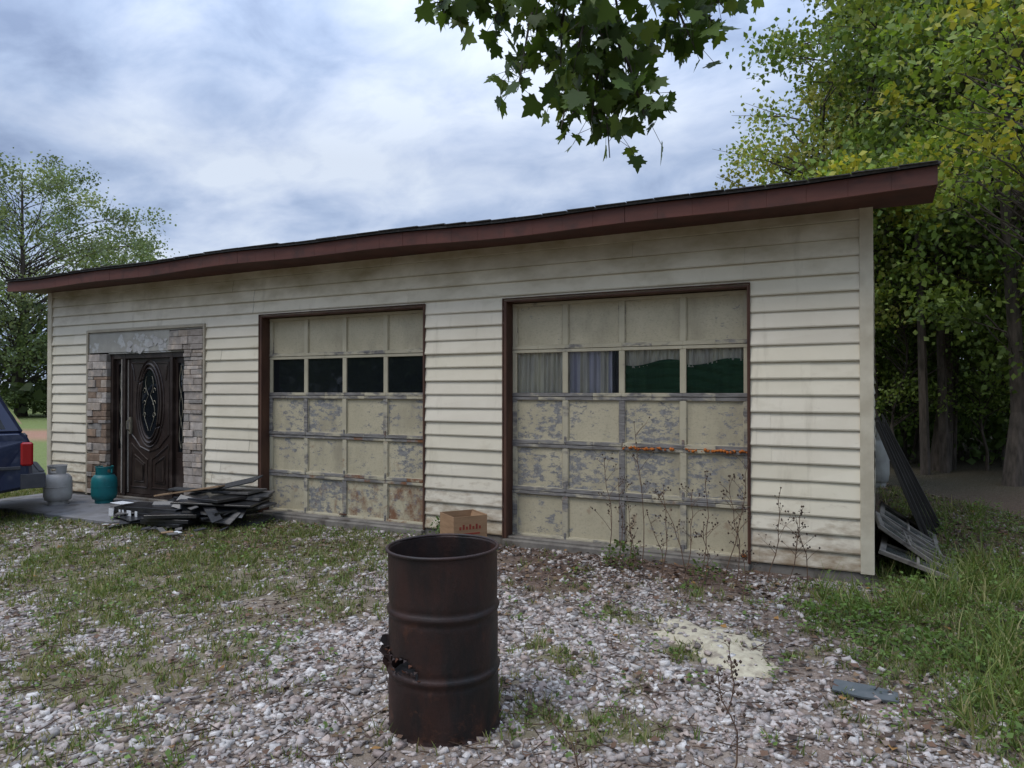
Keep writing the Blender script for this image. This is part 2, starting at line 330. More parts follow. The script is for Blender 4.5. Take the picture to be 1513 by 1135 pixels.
def grass(name,n,f0,f1,hmin,hmax,spread=.85,fn=None,tint=(1,1,1)):
    x,y=scatter(n,f0,f1,spread); g=masks(x,y); d=fn(x,y,g); k=RNG.uniform(0,1,len(x))<d; x,y=x[k],y[k]
    m=7; x=np.repeat(x,m)+RNG.normal(0,.022,len(x)*m); y=np.repeat(y,m)+RNG.normal(0,.022,len(y)*m); n=len(x)
    h=RNG.uniform(hmin,hmax,n)*(.6+.8*fbm(x,y,2,91)); wd=RNG.uniform(.05,.12,n)
    cp=np.array([[.16,.20,.06],[.12,.16,.045],[.23,.25,.09],[.35,.30,.17],[.09,.13,.04]])
    cols=cp[RNG.choice(5,n,p=[.28,.22,.2,.20,.10])]*RNG.uniform(.8,1.2,(n,1))*np.array(tint)
    me=cloud_mesh(name,BLADE,BLADEF,np.stack([x,y,G(x,y)-.004],1),rotm(n,.85),np.stack([wd,h,h],1),cols,m_grass); link(name,me); print(name,n)
def gfn(x,y,g):
    r,f=to_site(x,y); return g[0]**1.2*(.55+.45*smooth(1.2,2.2,r))+.012
grass('grass',72000,2.6,12,.025,.075,fn=gfn)
grass('tall_grass',26000,2.6,11,.09,.26,fn=lambda x,y,g:(g[0]**1.5)*smooth(1.8,2.8,to_site(x,y)[0])*smooth(.38,.55,fbm(x,y,1.5,55))*.7,tint=(.92,1,.8))
x,y=scatter(12000,2.6,10); g=masks(x,y); r,f=to_site(x,y)
k=RNG.uniform(0,1,len(x))<(.6*g[0]*smooth(1.6,2.4,r)+.06*g[0]+.02+.12*smooth(6.0,6.6,y)*smooth(1.5,2.5,r)); x,y=x[k],y[k]
m=12; hh=np.repeat(RNG.uniform(.04,.14,len(x)),m); x=np.repeat(x,m)+RNG.normal(0,.035,len(x)*m); y=np.repeat(y,m)+RNG.normal(0,.035,len(y)*m); n=len(x)
sz=RNG.uniform(.018,.045,n); cols=np.array([.12,.19,.045])*RNG.uniform(.6,1.4,(n,1))
me=cloud_mesh('broadleaf_weeds',LEAF,LEAFF,np.stack([x,y,G(x,y)+RNG.uniform(.05,1,n)*hh],1),rotm(n,.9),np.stack([sz,sz,sz],1),cols,m_grass); link('broadleaf_weeds',me)
# ------------------------------------------------------------------ garage building
YW=6.70; XL=-11.50; XR=-.055; YB=12.6; ZB=.08; ZT=3.14; ROW=.148
GAR=empty('garage_building')
D1=(-3.50,-1.02,.08,2.55); D2=(-7.01,-4.50,.08,2.55); EN=(-10.54,-8.0,.08,2.50)
def siding(mb,P,u0,u1,z0,z1,ops):
    xs=sorted(set([u0,u1]+[o[0] for o in ops]+[o[1] for o in ops]))
    k=0; z=z0
    while z<z1-1e-4:
        zt=min(z+ROW,z1)
        cuts=[u0+random.uniform(.5,3.6)]
        while cuts[-1]<u1-1: cuts.append(cuts[-1]+random.choice([2.4,3.66,3.66,3.0]))
        us=sorted(set(xs+[c for c in cuts if c<u1-.3]))
        bi=0
        for a,b in zip(us[:-1],us[1:]):
            if a in cuts: bi+=1
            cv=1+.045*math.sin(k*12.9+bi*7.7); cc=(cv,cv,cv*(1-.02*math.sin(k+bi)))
            za,zb=z,zt
            for o in ops:
                if a>=o[0]-1e-6 and b<=o[1]+1e-6:
                    if o[3]>=zb and o[2]<=za: za=zb
                    elif o[3]>za and o[3]<zb: za=o[3]
            if zb-za<.005: continue
            ex=.0035*(bi%2)+.002*float(vnoise(k*3.3,bi*1.7))
            def off(q):
                t=(q-z)/ROW; return .026-.023*t+ex
            nseg=max(1,int((b-a)/.6))
            for i in range(nseg):
                p=a+(b-a)*i/nseg; qv=a+(b-a)*(i+1)/nseg
                wv=lambda u:.003*math.sin(u*2.1+k*1.3)+.002*math.sin(u*5.3+k*2.9)
                zm=za+min(.012,(zb-za)*.3)
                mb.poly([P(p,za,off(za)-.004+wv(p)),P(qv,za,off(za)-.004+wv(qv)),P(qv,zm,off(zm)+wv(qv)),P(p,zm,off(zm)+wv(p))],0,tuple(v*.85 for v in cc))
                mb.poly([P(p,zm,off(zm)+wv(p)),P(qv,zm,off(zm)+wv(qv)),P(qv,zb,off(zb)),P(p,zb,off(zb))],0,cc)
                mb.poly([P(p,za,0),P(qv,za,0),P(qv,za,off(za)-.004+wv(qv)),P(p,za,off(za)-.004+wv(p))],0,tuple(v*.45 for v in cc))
        z+=ROW;k+=1
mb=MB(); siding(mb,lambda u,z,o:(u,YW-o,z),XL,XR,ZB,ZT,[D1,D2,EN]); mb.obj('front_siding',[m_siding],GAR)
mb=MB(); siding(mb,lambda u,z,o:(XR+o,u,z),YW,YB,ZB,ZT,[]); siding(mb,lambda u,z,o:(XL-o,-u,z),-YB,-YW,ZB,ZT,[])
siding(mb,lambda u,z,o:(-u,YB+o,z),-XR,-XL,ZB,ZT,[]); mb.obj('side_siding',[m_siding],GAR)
mb=MB()
for a,b in ((XL+.02,EN[0]),(EN[1],D2[0]),(D2[1],D1[0]),(D1[1],XR-.02)): mb.box(a,b,YW+.002,YW+.12,.085,ZT)
for o in (D1,D2,EN): mb.box(o[0],o[1],YW+.002,YW+.12,o[3],ZT)
mb.box(XL+.005,XL+.12,YW+.12,YB-.01,.085,ZT); mb.box(XR-.12,XR-.005,YW+.12,YB-.01,.085,ZT); mb.box(XL+.12,XR-.12,YB-.12,YB-.01,.085,ZT)
mb.obj('wall_frame',[m_black],GAR)
mb=MB()
for x in (XR,XL):
    s_=1 if x==XR else -1
    mb.box(x-.075 if s_>0 else x-.030,x+.030 if s_>0 else x+.075,YW-.034,YW+.001,ZB-.01,ZT)
    mb.box(x+.0 if s_>0 else x-.030,x+.030 if s_>0 else x,YW+.001,YW+.09,ZB-.01,ZT)
mb.obj('corner_post',[m_trimcream],GAR,bevel=.003)
mb=MB(); mb.box(XL-.0,XR-.004,YW-.006,YB-.02,-.4,ZB-.002)
for o in (D1,D2): mb.box(o[0],o[1],YW-.07,YW-.0065,-.3,.055)
mb.obj('foundation',[m_conc],GAR,bevel=.01)
EY0,EY1=6.20,13.1; ZE=3.265; PIT=.215
def RZ(y): return ZE+(y-EY0)*PIT
mb=MB()
for x in (XR-.01,XL+.01):
    mb.poly([(x,YW,ZT),(x,YB,ZT),(x,YB,RZ(YB)-.02),(x,YW,RZ(YW)-.02)],0)
mb.poly([(XL,YB,ZT),(XR,YB,ZT),(XR,YB,RZ(YB)-.02),(XL,YB,RZ(YB)-.02)],0)
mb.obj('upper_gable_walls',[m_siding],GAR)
X0,X1=-11.75,.41
def sag(x): return .016*math.sin(x*.83+.6)+.010*math.sin(x*2.4)-.012*float(smooth(-9,-11.7,x))
mb=MB(); fb=MB(); sb=MB(); nseg=40
for i in range(nseg):
    a=X0+(X1-X0)*i/nseg; b=X0+(X1-X0)*(i+1)/nseg; sa,sb_=sag(a),sag(b)
    y0,z0,y1,z1=EY0-.03,ZE,EY1+.03,RZ(EY1); ov=.02; aa=a-ov if i==0 else a; bb=b+ov if i==nseg-1 else b
    mb.hexa([(aa,y0,z0+sa+.002),(bb,y0,z0+sb_+.002),(bb,y1,z1+.002),(aa,y1,z1+.002),(aa,y0,z0+.024+sa),(bb,y0,z0+.024+sb_),(bb,y1,z1+.034),(aa,y1,z1+.034)])
    for (ya,yb,zr) in ((EY0,EY0+.03,ZE),(EY1-.03,EY1,RZ(EY1)-.005)):
        g=.003 if i%8==0 else 0
        fb.hexa([(a+g,ya,zr-.145+sa),(b,ya,zr-.145+sb_),(b,yb,zr-.145+sb_),(a+g,yb,zr-.145+sa),(a+g,ya,zr+sa),(b,ya,zr+sb_),(b,yb,zr+sb_),(a+g,yb,zr+sa)])
    sb.hexa([(a,EY0+.03,3.128+sa),(b,EY0+.03,3.128+sb_),(b,YW+.05,3.132),(a,YW+.05,3.132),(a,EY0+.03,3.138+sa),(b,EY0+.03,3.138+sb_),(b,YW+.05,3.15),(a,YW+.05,3.15)])
for x,dx in ((X1-.03,.03),(X0,.03)):
    y0,y1=EY0+.03,EY1-.03
    fb.hexa([(x,y0,RZ(y0)-.145),(x+dx,y0,RZ(y0)-.145),(x+dx,y1,RZ(y1)-.145),(x,y1,RZ(y1)-.145),(x,y0,RZ(y0)),(x+dx,y0,RZ(y0)),(x+dx,y1,RZ(y1)),(x,y1,RZ(y1))])
for x0,x1 in ((XR-.02,X1-.03),(X0+.03,XL+.02)):
    y0,y1=YW+.05,EY1-.03
    sb.hexa([(x0,y0,3.135),(x1,y0,3.135),(x1,y1,RZ(y1)-.14),(x0,y1,RZ(y1)-.14),(x0,y0,3.147),(x1,y0,3.147),(x1,y1,RZ(y1)-.128),(x0,y1,RZ(y1)-.128)])
xt=X0
while xt<X1:
    wv=random.uniform(.25,.34); z=sag(xt)
    mb.box(xt,min(xt+wv-.008,X1),EY0-.045-random.uniform(0,.012),EY0+.05,ZE+.026+z,ZE+.031+z+random.uniform(0,.005)); xt+=wv
mb.obj('shingle_roof',[m_shingle],GAR); fb.obj('fascia',[m_fascia],GAR,bevel=.002); sb.obj('soffit',[m_soffit],GAR)
# garage doors
m_glassdark,nt,bs=newmat('dark_window_glass'); bs.inputs['Base Color'].default_value=(.008,.010,.012,1); bs.inputs['Roughness'].default_value=.04; bs.inputs['Specular IOR Level'].default_value=.5
bump(nt,bs,noise(nt,3,2),.12,.01)
m_glass,nt,bs=newmat('window_glass'); tr=N(nt,'ShaderNodeBsdfTransparent'); tr.inputs[0].default_value=(.86,.88,.87,1); gl=N(nt,'ShaderNodeBsdfGlossy'); gl.inputs['Roughness'].default_value=.08
fr=N(nt,'ShaderNodeFresnel'); ms=N(nt,'ShaderNodeMixShader'); nt.links.new(fr.outputs[0],ms.inputs[0]); nt.links.new(tr.outputs[0],ms.inputs[1]); nt.links.new(gl.outputs[0],ms.inputs[2]); nt.links.new(ms.outputs[0],nt.nodes['Material Output'].inputs[0])
m_curt=mat('curtain_fabric',(.95,.93,.88),(.72,.70,.72),5,.9,stretch=(3,1,.4),col=True)
m_foam=mat('orange_foam',(.50,.16,.03),(.30,.08,.02),20,.9,bmp=.5)
def gdoor(name,o,curt,wearseed):
    e=empty(name); e.parent=GAR
    x0,x1,z0,z1=o; yd=YW+.115
    t=MB()
    t.box(x0,x0+.035,YW-.030,yd+.05,.056,z1-.0,0); t.box(x1-.018,x1,YW-.030,yd+.05,.056,z1,0); t.box(x0+.035,x1-.018,YW-.030,yd+.05,z1-.018,z1,0)
    t.box(x0-.014,x0-.001,YW-.038,YW-.001,.06,z1+.010,0); t.box(x1+.001,x1+.010,YW-.038,YW-.001,.06,z1+.010,0); t.box(x0-.014,x1+.010,YW-.038,YW-.001,z1+.011,z1+.022,0)
    t.obj('jamb',[m_brown],e,bevel=.003)
    a,b=x0+.037,x1-.020; za,zb=.06,z1-.020; nr=5; rh=(zb-za)/nr
    cw=(b-a)/4; st=.030
    r=MB();p=MB();g=MB()
    rs=random.Random(wearseed)
    for j in range(nr):
        zl=za+j*rh; zh=zl+rh-.005
        wear=[.75,.85,.75,0,.0][j]
        win=(j==3)
        lo_=(1.0 if j in (1,2,3) else .5); hi_=(1.0 if j in (0,1,2) else .2)
        ru_=(.8 if (not curt and j<=1) else (.35 if j==0 else 0))
        dy=.008*rs.random()
        nsg=8
        for s_i in range(nsg):
            ua=a+(b-a)*s_i/nsg; ub=a+(b-a)*(s_i+1)/nsg; jt=rs.uniform(-.35,.15); rj=ru_*rs.uniform(.2,1.2)*(.5+.7*s_i/nsg)
            r.box(ua,ub,yd-.016+dy,yd+.03+dy,zl,zl+.037,0,(lo_+jt,rj,0)); r.box(ua,ub,yd-.014+dy,yd+.03+dy,zh-.032,zh,0,(hi_+jt,rj,0))
        for i in range(5):
            xc=a+i*cw; l=max(a,xc-st); h=min(b,xc+st)
            if i==0: h=a+.05
            if i==4: l=b-.05
            wv_=(rs.uniform(.2,.9) if j<3 else .1)
            if i==2 and curt and j<3: wv_=1.1
            r.box(l,h,yd-.011+dy,yd+.03+dy,zl+.037,zh-.032,0,(wv_,ru_*.6,0))
            if i in (1,2,3) and j<3: r.box(xc-.012,xc+.012,yd-.020+dy,yd-.0115+dy,zl+.01,zl+.085,0,(1.1,.5,0))
        for i in range(4):
            l=(a+.05) if i==0 else a+i*cw+st; h=(b-.05) if i==3 else a+(i+1)*cw-st
            if win: g.poly([(l,yd+.012,zl+.037),(h,yd+.012,zl+.037),(h,yd+.012,zh-.032),(l,yd+.012,zh-.032)])
            else:
                ww=min(1,max(0,wear+rs.uniform(-.4,.25))) if j<3 else .0
                ru=.0
                if not curt and j==0: ru=[.25,.4,.6,.75][i]
                if not curt and j==1: ru=[0,.1,.15,.3][i]
                if curt and j==0: ru=.25; ww*=.45
                p.poly([(l,yd+.014,zl+.037),(h,yd+.014,zl+.037),(h,yd+.014,zh-.032),(l,yd+.014,zh-.032)],0,(ww,ru,0))
                for q in ((l,h,zl+.037,zl+.045),(l,h,zh-.040,zh-.032)): r.box(q[0],q[1],yd+.002,yd+.013,q[2],q[3],0,(.4,.2,0))
                for q in ((l,l+.008),(h-.008,h)): r.box(q[0],q[1],yd+.002,yd+.013,zl+.045,zh-.040,0,(.4,.2,0))
    r.obj('rails',[m_rail],e,bevel=.003); p.obj('panels',[m_panel],e)
    g.obj('window_panes',[m_glass if curt else m_glassdark],e)
    if curt:
        zl=za+3*rh+.02; zh=zl+rh-.03; c=MB()
        for i in range(4):
            l=a+i*cw+.01; h=a+(i+1)*cw-.01; n=70
            for k in range(n):
                u0=l+(h-l)*k/n; u1=l+(h-l)*(k+1)/n
                def yy(u,z): 
                    return yd+.056+.020*math.sin(u*75+3*math.sin(u*9)+(z-zl)*2*math.sin(u*20))+.010*math.sin(u*170)
                if i<2:
                    cl=(1.0,.96,.86) if i==0 or math.sin(u0*30)>.2 else (.85,.84,.98)
                    zs=[zl,zl+.15,zl+.3,zh]
                    if i==1 and k>n*.80: cl=(.10,.10,.13)
                    for za_,zb_ in zip(zs[:-1],zs[1:]): c.poly([(u0,yy(u0,za_),za_),(u1,yy(u1,za_),za_),(u1,yy(u1,zb_),zb_),(u0,yy(u0,zb_),zb_)],0,cl)
                else:
                    top=zh-.15-.03*math.sin(u0*9+i); t2=zh-.15-.03*math.sin(u1*9+i)
                    c.poly([(u0,yy(u0,0),top-.02),(u1,yy(u1,0),t2-.02),(u1,yy(u1,zh),zh),(u0,yy(u0,zh),zh)],0,(1.0,.97,.9))
                    for q in range(12):
                        z_0=zl+(top-zl)*q/12; z_1=zl+(top-zl)*(q+1)/12; w_=lambda u,z:yd+.036+.014*math.sin(z*62+u*9+2*math.sin(u*5))+.006*math.sin(u*34+z*20)
                        c.poly([(u0,w_(u0,z_0),z_0),(u1,w_(u1,z_0),z_0),(u1,w_(u1,z_1),z_1),(u0,w_(u0,z_1),z_1)],0,(.07,.165,.105))
        c.obj('curtains',[m_curt],e,sm=False)
        f=MB(); zz_=za+2*rh-.004
        for (l,h) in ((a+2*cw+.02,a+3*cw-.08),(a+3*cw+.03,b-.02)):
            u=l
            while u<h:
                rr=rs.uniform(.005,.018); f.lathe([(0.001,-rr),(rr*.8,-rr*.6),(rr,0),(rr*.7,rr*.7),(.001,rr)],(u,yd-.018,zz_+rs.uniform(-.014,.006)),7); u+=rs.uniform(.010,.020)*(3 if rs.random()<.1 else 1)
        f.lathe([(0.001,-.02),(.03,0),(.001,.02)],(b-.05,yd-.03,.1),8)
        f.obj('orange_foam',[m_foam],e,sm=True)
    h=MB(); h.box((a+b)/2-.05,(a+b)/2+.05,yd-.040,yd-.0165,za+.045,za+.06); h.box(a,b,yd-.028,yd-.0165,za-.004,za+.012); h.obj('door_hardware',[m_brown],e)
gdoor('overhead_door_curtained',D1,True,3); gdoor('overhead_door',D2,False,9)
# entry: stone surround
ENT=empty('entry_surround'); ENT.parent=GAR
m_stone=mat('ledger_stone',(.98,.95,.92),(.68,.64,.60),14,.9,col=True,bmp=.8,c3=(1.18,1.08,.96),s3=6)
m_cement=mat('cement_board',(.38,.365,.32),(.30,.29,.255),5,.9,c3=(.46,.46,.44),s3=5,t3=(.58,.62),bmp=.3)
mb=MB(); sp=[(.43,.39,.355),(.36,.32,.285),(.50,.46,.42),(.29,.215,.16),(.25,.185,.14),(.41,.355,.30),(.31,.295,.275)]
def stones(xa,xb,za,zb,bias):
    z=za
    while z<zb-.02:
        hh=min(random.choice([.05,.07,.09,.11]),zb-z); x=xa
        while x<xb-.01:
            ww=min(random.uniform(.10,.34),xb-x)
            if xb-(x+ww)<.07: ww=xb-x
            d=random.uniform(.0,.028); cc=random.choice(sp); 
            if bias=='b' and random.random()<.22: cc=random.choice(sp[3:5])
            if bias=='g' and cc in sp[3:5]: cc=sp[0]
            f_=random.uniform(.85,1.12); cc=tuple(v*f_ for v in cc)
            mb.box(x+.002,x+ww-.002,YW-.035-d,YW+.10,z+.002,z+hh-.002,0,cc); x+=ww
        z+=hh
stones(-10.50,-10.06,.08,2.16,'b'); stones(-8.40,-8.035,.08,2.16,'g'); stones(-8.72,-8.035,2.162,2.44,'g')
mb.obj('stone_veneer',[m_stone],ENT,bevel=.006)
mb=MB(); mb.box(-10.50,-8.725,YW-.02,YW+.10,2.162,2.46); mb.box(-8.722,-8.035,YW-.02,YW+.1,2.442,2.46)
for i in range(16):
    u=random.uniform(-9.6,-8.75); z=random.uniform(2.18,2.36); s_=random.uniform(.03,.09)
    mb.poly([(u+s_*math.cos(t)*random.uniform(.5,1.2),YW-.0215-i*.0004,z+s_*.7*math.sin(t)*random.uniform(.5,1.2)) for t in [k*2*math.pi/9 for k in range(9)]],1)
m_mort=mat('mortar_smear',(.46,.45,.43),(.36,.35,.33),20,.9,bmp=.4)
mb.box(-10.06,-8.4,YW-.01,YW+.1,2.14,2.16)
mb.obj('header_board',[m_cement,m_mort],ENT)
mb=MB(); mb.box(-10.54,-10.502,YW-.045,YW-.001,.06,2.50); mb.box(-8.033,-8.0,YW-.045,YW-.001,.06,2.50); mb.box(-10.502,-8.033,YW-.045,YW-.001,2.462,2.50)
mb.obj('surround_trim',[mat('tan_trim',(.42,.37,.28),(.32,.28,.21),5,.6)],ENT,bevel=.003)
m_door=mat('espresso_door',(.035,.022,.017),(.02,.013,.011),5,.35,stretch=(3,1,.3),c3=(.085,.065,.055),s3=4,t3=(.5,.8),bmp=.1,spec=.5)
m_iron=mat('iron_scroll',(.30,.27,.20),(.18,.16,.12),9,.4,metal=.3)
ED=empty('front_door'); ED.parent=GAR
mb=MB(); yd=YW+.07
dx0,dx1=-9.72,-8.77
for a,b in ((-10.058,-10.00),(dx0-.06,dx0-.005),(dx1+.005,dx1+.06),(-8.455,-8.402)): mb.box(a,b,yd-.05,yd+.06,.09,2.138)
mb.box(-10.0,-8.455,yd-.048,yd+.06,2.07,2.136); mb.box(-10.0,-8.455,yd-.03,yd+.06,.085,.115)
for a,b in ((-10.0,dx0-.06),(dx1+.06,-8.455)):
    mb.box(a,b,yd,yd+.04,.115,.75); mb.box(a,a+.05,yd,yd+.04,.75,2.07); mb.box(b-.05,b,yd,yd+.04,.75,2.07); mb.box(a+.05,b-.05,yd,yd+.04,1.99,2.07)
    mb.box(a+.05,b-.05,yd-.014,yd-.001,.2,.66)
mb.box(dx0,dx1,yd,yd+.045,.12,2.065)
cxd=(dx0+dx1)/2
def oval(cx,cz,rx,rz,r,n=48,y=None,a0=0,a1=2*math.pi):
    pts=[(cx+rx*math.cos(a0+(a1-a0)*k/n),y,cz+rz*math.sin(a0+(a1-a0)*k/n)) for k in range(n+1)]; mb.tube(pts,r,6)
oval(cxd,1.42,.245,.56,.020,y=yd-.006); oval(cxd,1.42,.20,.50,.014,y=yd-.010); oval(cxd,1.42,.30,.62,.012,y=yd-.002)
for s_ in (-1,1):
    def L(*p): mb.tube([(cxd+s_*a,yd-.002,b) for a,b in p],.013,5)
    L((.40,2.0),(.40,.98)); L((.40,2.0),(.12,2.0)); L((.40,2.0),(.36,1.9),(.33,1.75))
    L((.40,.98),(.30,.90),(.20,.80),(.0,.74)); 
    L((.40,.84),(.40,.22),(.05,.22),(.05,.62),(.16,.68),(.28,.76),(.40,.84))
    L((.33,.68),(.33,.30),(.12,.30),(.12,.56),(.22,.62),(.33,.68))
    mb.hexa([(cxd+s_*q[0],q[1],q[2]) for q in [(.14,yd-.012,.32),(.31,yd-.012,.32),(.31,yd,.32),(.14,yd,.32),(.14,yd-.012,.54),(.31,yd-.012,.63),(.31,yd,.63),(.14,yd,.54)]])
mb.obj('door_leaf',[m_door],ED,sm=False)
g=MB(); g.poly([(cxd+.19*math.cos(t),yd-.004,1.42+.49*math.sin(t)) for t in [k*2*math.pi/40 for k in range(40)]])
for a,b in ((-9.95,dx0-.11),(dx1+.11,-8.505)): g.poly([(a,yd+.02,.75),(b,yd+.02,.75),(b,yd+.02,1.99),(a,yd+.02,1.99)])
g.obj('door_glass',[m_glassdark],ED)
mb=MB()
for s_ in (-1,1):
    pts=[(cxd+s_*(.02+.10*abs(math.sin(t*1.6))*math.sqrt(max(0,1-((t-1.5)/1.6)**2))),yd-.012,1.03+t*.26) for t in np.linspace(0,3.0,36)]; mb.tube(pts,.0045,4)
    for cz in (1.25,1.42,1.60): 
        pts=[(cxd+s_*(.10+.035*math.cos(t)*(1-t/8)),yd-.012,cz+.05*math.sin(t)*(1-t/8)) for t in np.linspace(0,5,18)]; mb.tube(pts,.004,4)
    for cx in (-9.89,-8.61):
        pts=[(cx+s_*.035*math.sin(t*3),yd+.012,.8+t*.36) for t in np.linspace(0,3.2,40)]; mb.tube(pts,.005,4)
mb.obj('scrollwork',[m_iron],ED)
mb=MB(); mb.box(dx0+.05,dx0+.09,yd-.03,yd-.001,.98,1.22); mb.tube([(dx0+.07,yd-.03,1.18),(dx0+.07,yd-.075,1.16),(dx0+.07,yd-.075,1.05),(dx0+.07,yd-.03,1.02)],.009,6); mb.obj('handle',[m_iron],ED)
mb=MB(); mb.box(dx0-.075,dx0-.062,yd-.062,yd-.051,.12,2.06); mb.box(dx0-.003,dx0+.012,yd-.012,yd-.001,.13,2.05); mb.obj('weatherstrip',[mat('pale_strip',(.42,.38,.33),(.3,.27,.23),8)],ED)
mb=MB(); mb.hexa([(-11.3,5.45,-.2),(-7.95,5.50,-.2),(-7.95,6.66,-.2),(-11.3,6.66,-.2),(-11.3,5.45,.035),(-7.95,5.50,.03),(-7.95,6.66,.05),(-11.3,6.66,.05)]); mb.obj('concrete_pad',[mat('pad_concrete',(.22,.215,.22),(.15,.145,.14),4,.8,bmp=.2,c3=(.09,.085,.08),s3=3)],None,bevel=.01)
# ------------------------------------------------------------------ rusty burn barrel
BX,BY=-2.04,3.22; BZ=float(G(BX,BY))-.01
m_rust,nt,bs=newmat('rusted_steel')
c=ramp(nt,noise(nt,4,9,(1,1,.7),.7),.35,.68,(.017,.0105,.009),(.045,.018,.0125))
c=mix(nt,ramp(nt,noise(nt,9,9,(1,1,.8),.7),.58,.74),c,(.085,.032,.017)); c=mix(nt,ramp(nt,noise(nt,6,8,(1,1,.25)),.52,.66),c,(.012,.0095,.009))
tc=N(nt,'ShaderNodeTexCoord'); sp_=N(nt,'ShaderNodeSeparateXYZ'); nt.links.new(tc.outputs['Object'],sp_.inputs[0])
mr=N(nt,'ShaderNodeMapRange'); nt.links.new(sp_.outputs[2],mr.inputs[0]); mr.inputs[1].default_value=.0; mr.inputs[2].default_value=.45; mr.inputs[3].default_value=.10; mr.inputs[4].default_value=-.08
ad=N(nt,'ShaderNodeMath',operation='ADD'); nt.links.new(mr.outputs[0],ad.inputs[0]); nt.links.new(noise(nt,7,9,(1,1,1.4),.72),ad.inputs[1])
c=mix(nt,ramp(nt,ad.outputs[0],.62,.74),c,(.085,.036,.021))
nt.links.new(c,bs.inputs['Base Color']); bs.inputs['Roughness'].default_value=.55; bs.inputs['Metallic'].default_value=.2; bump(nt,bs,noise(nt,45,6),.5,.004)
BAR=empty('burn_barrel')
H=.925;R=.286; NS=120; NZ=80
prof=[]
for i in range(NZ+1):
    z=H*i/NZ; r=R
    for zc in (.31,.62): r+=.012*math.exp(-((z-zc)/.011)**2)-.004*math.exp(-((abs(z-zc)-.03)/.012)**2)
    if z<.02: r+=.006
    prof.append((r,z))
vs=[];fs=[]
hole_a=math.atan2(-.926,-.30)
for r,z in prof:
    for k in range(NS):
        t=2*math.pi*k/NS; rr=r*(1+.006*math.sin(2*t+z*3)+.005*math.sin(5*t+z*7)+.003*math.sin(11*t-z*19)-.022*math.exp(-((t-4.9)/.3)**2-((z-.75)/.1)**2)-.018*math.exp(-((t-5.4)/.2)**2-((z-.2)/.08)**2))
        vs.append((rr*math.cos(t),rr*math.sin(t),z+.002*math.sin(3*t)))
def inhole(t,z):
    d=(t-hole_a+math.pi)%(2*math.pi)-math.pi
    return (-.55<d<.42) and abs(z-(.375+.018*math.sin(d*9)-.05*d))<.036*(1.1-abs(d+.05)*1.6)+.008*math.sin(d*37)
for i in range(NZ):
    for k in range(NS):
        t=2*math.pi*(k+.5)/NS; z=(prof[i][1]+prof[i+1][1])/2
        if inhole(t,z): continue
        fs.append((i*NS+k,i*NS+(k+1)%NS,(i+1)*NS+(k+1)%NS,(i+1)*NS+k))
mb=MB(); mb.mesh(vs,fs); o=mb.obj('shell',[m_rust],BAR,sm=True); sm=o.modifiers.new('s','SOLIDIFY'); sm.thickness=.004
mb=MB(); mb.tube([((R+.004)*math.cos(t),(R+.004)*math.sin(t),H+.002) for t in [2*math.pi*k/64 for k in range(65)]],.009,8)
mb.tube([((R+.006)*math.cos(t),(R+.006)*math.sin(t),.008) for t in [2*math.pi*k/64 for k in range(65)]],.009,8); mb.obj('rim',[m_rust],BAR,sm=True)
mb=MB(); mb.lathe([(.001,.28),(.12,.30),(.2,.27),(R-.006,.26)],n=24); mb.obj('ash',[mat('ash',(.05,.045,.04),(.1,.09,.085),20,.95,bmp=.6)],BAR)
mb=MB(); P=lambda tt,rr,z:(rr*math.cos(tt),rr*math.sin(tt),z)
m_rust2=mat('raw_orange_rust',(.17,.065,.03),(.05,.022,.015),18,.85)
for k in range(19):
    d=-.56+1.0*k/18; t=hole_a+d; w_=.018; out=.006+.018*random.random()*(1.6 if d<-.3 else .6); ctr=.375+.018*math.sin(d*9)-.05*d; hh_=.034*(1.1-abs(d+.05)*1.6)+.004
    up=k%2; zc=ctr+(hh_ if up else -hh_); z2=zc-(.016 if up else -.012)*random.uniform(.3,1.3)
    mb.poly([P(t-w_*2.4,R-.001,zc),P(t+w_*2.4,R-.001,zc),P(t+w_,R+out*.7,(zc+z2)/2),P(t-w_*.3,R+out,z2)],k%3==0)
for (d,zc,l) in ((-.60,.44,.045),(-.66,.38,.05),(-.62,.33,.035)):
    t=hole_a+d; mb.poly([P(t-.05,R,zc-.05),P(t+.07,R,zc-.03),P(t+.03,R+l,zc+.02),P(t-.02,R+l*.7,zc+.045),P(t-.06,R,zc+.04)])
o=mb.obj('torn_edge',[m_rust,m_rust2],BAR); sm=o.modifiers.new('s','SOLIDIFY'); sm.thickness=.003
BAR.location=(BX,BY,BZ); BAR.rotation_euler=(math.radians(.6),math.radians(-.4),0)
# ------------------------------------------------------------------ cardboard box
m_card=mat('cardboard',(.35,.215,.12),(.27,.165,.09),5,.85,stretch=(1,1,6)); m_red=mat('red_print',(.30,.05,.03),(.2,.04,.03),30,.9)
CB=empty('cardboard_box'); mb=MB(); W,D,Hh=.36,.36,.37
mb.box(-W/2,W/2,-D/2,-D/2+.006,0,Hh); mb.box(-W/2,W/2,D/2-.006,D/2,0,Hh); mb.box(-W/2,-W/2+.006,-D/2+.006,D/2-.006,0,Hh); mb.box(W/2-.006,W/2,-D/2+.006,D/2-.006,0,Hh-.0); mb.box(-W/2+.006,W/2-.006,-D/2+.006,D/2-.006,0,.006)
def flap(p0,p1,out,up):
    p0,p1=Vector(p0),Vector(p1); o=Vector((*out,up)); t=(p1-p0)*.03
    a=[p0,p1,p1+o-t,p0+o+t]; n=Vector((0,0,.004)); mb.hexa([*a,*[q+n for q in a]])
flap((W/2,-D/2,Hh),(W/2,D/2,Hh),(-.05,0),-.14)
mb.obj('carton',[m_card],CB)
mb=MB(); 
for k in range(7): mb.box(-.12+k*.035,-.10+k*.035,-D/2-.003,-D/2-.001,.24,.27+.02*(k%2))
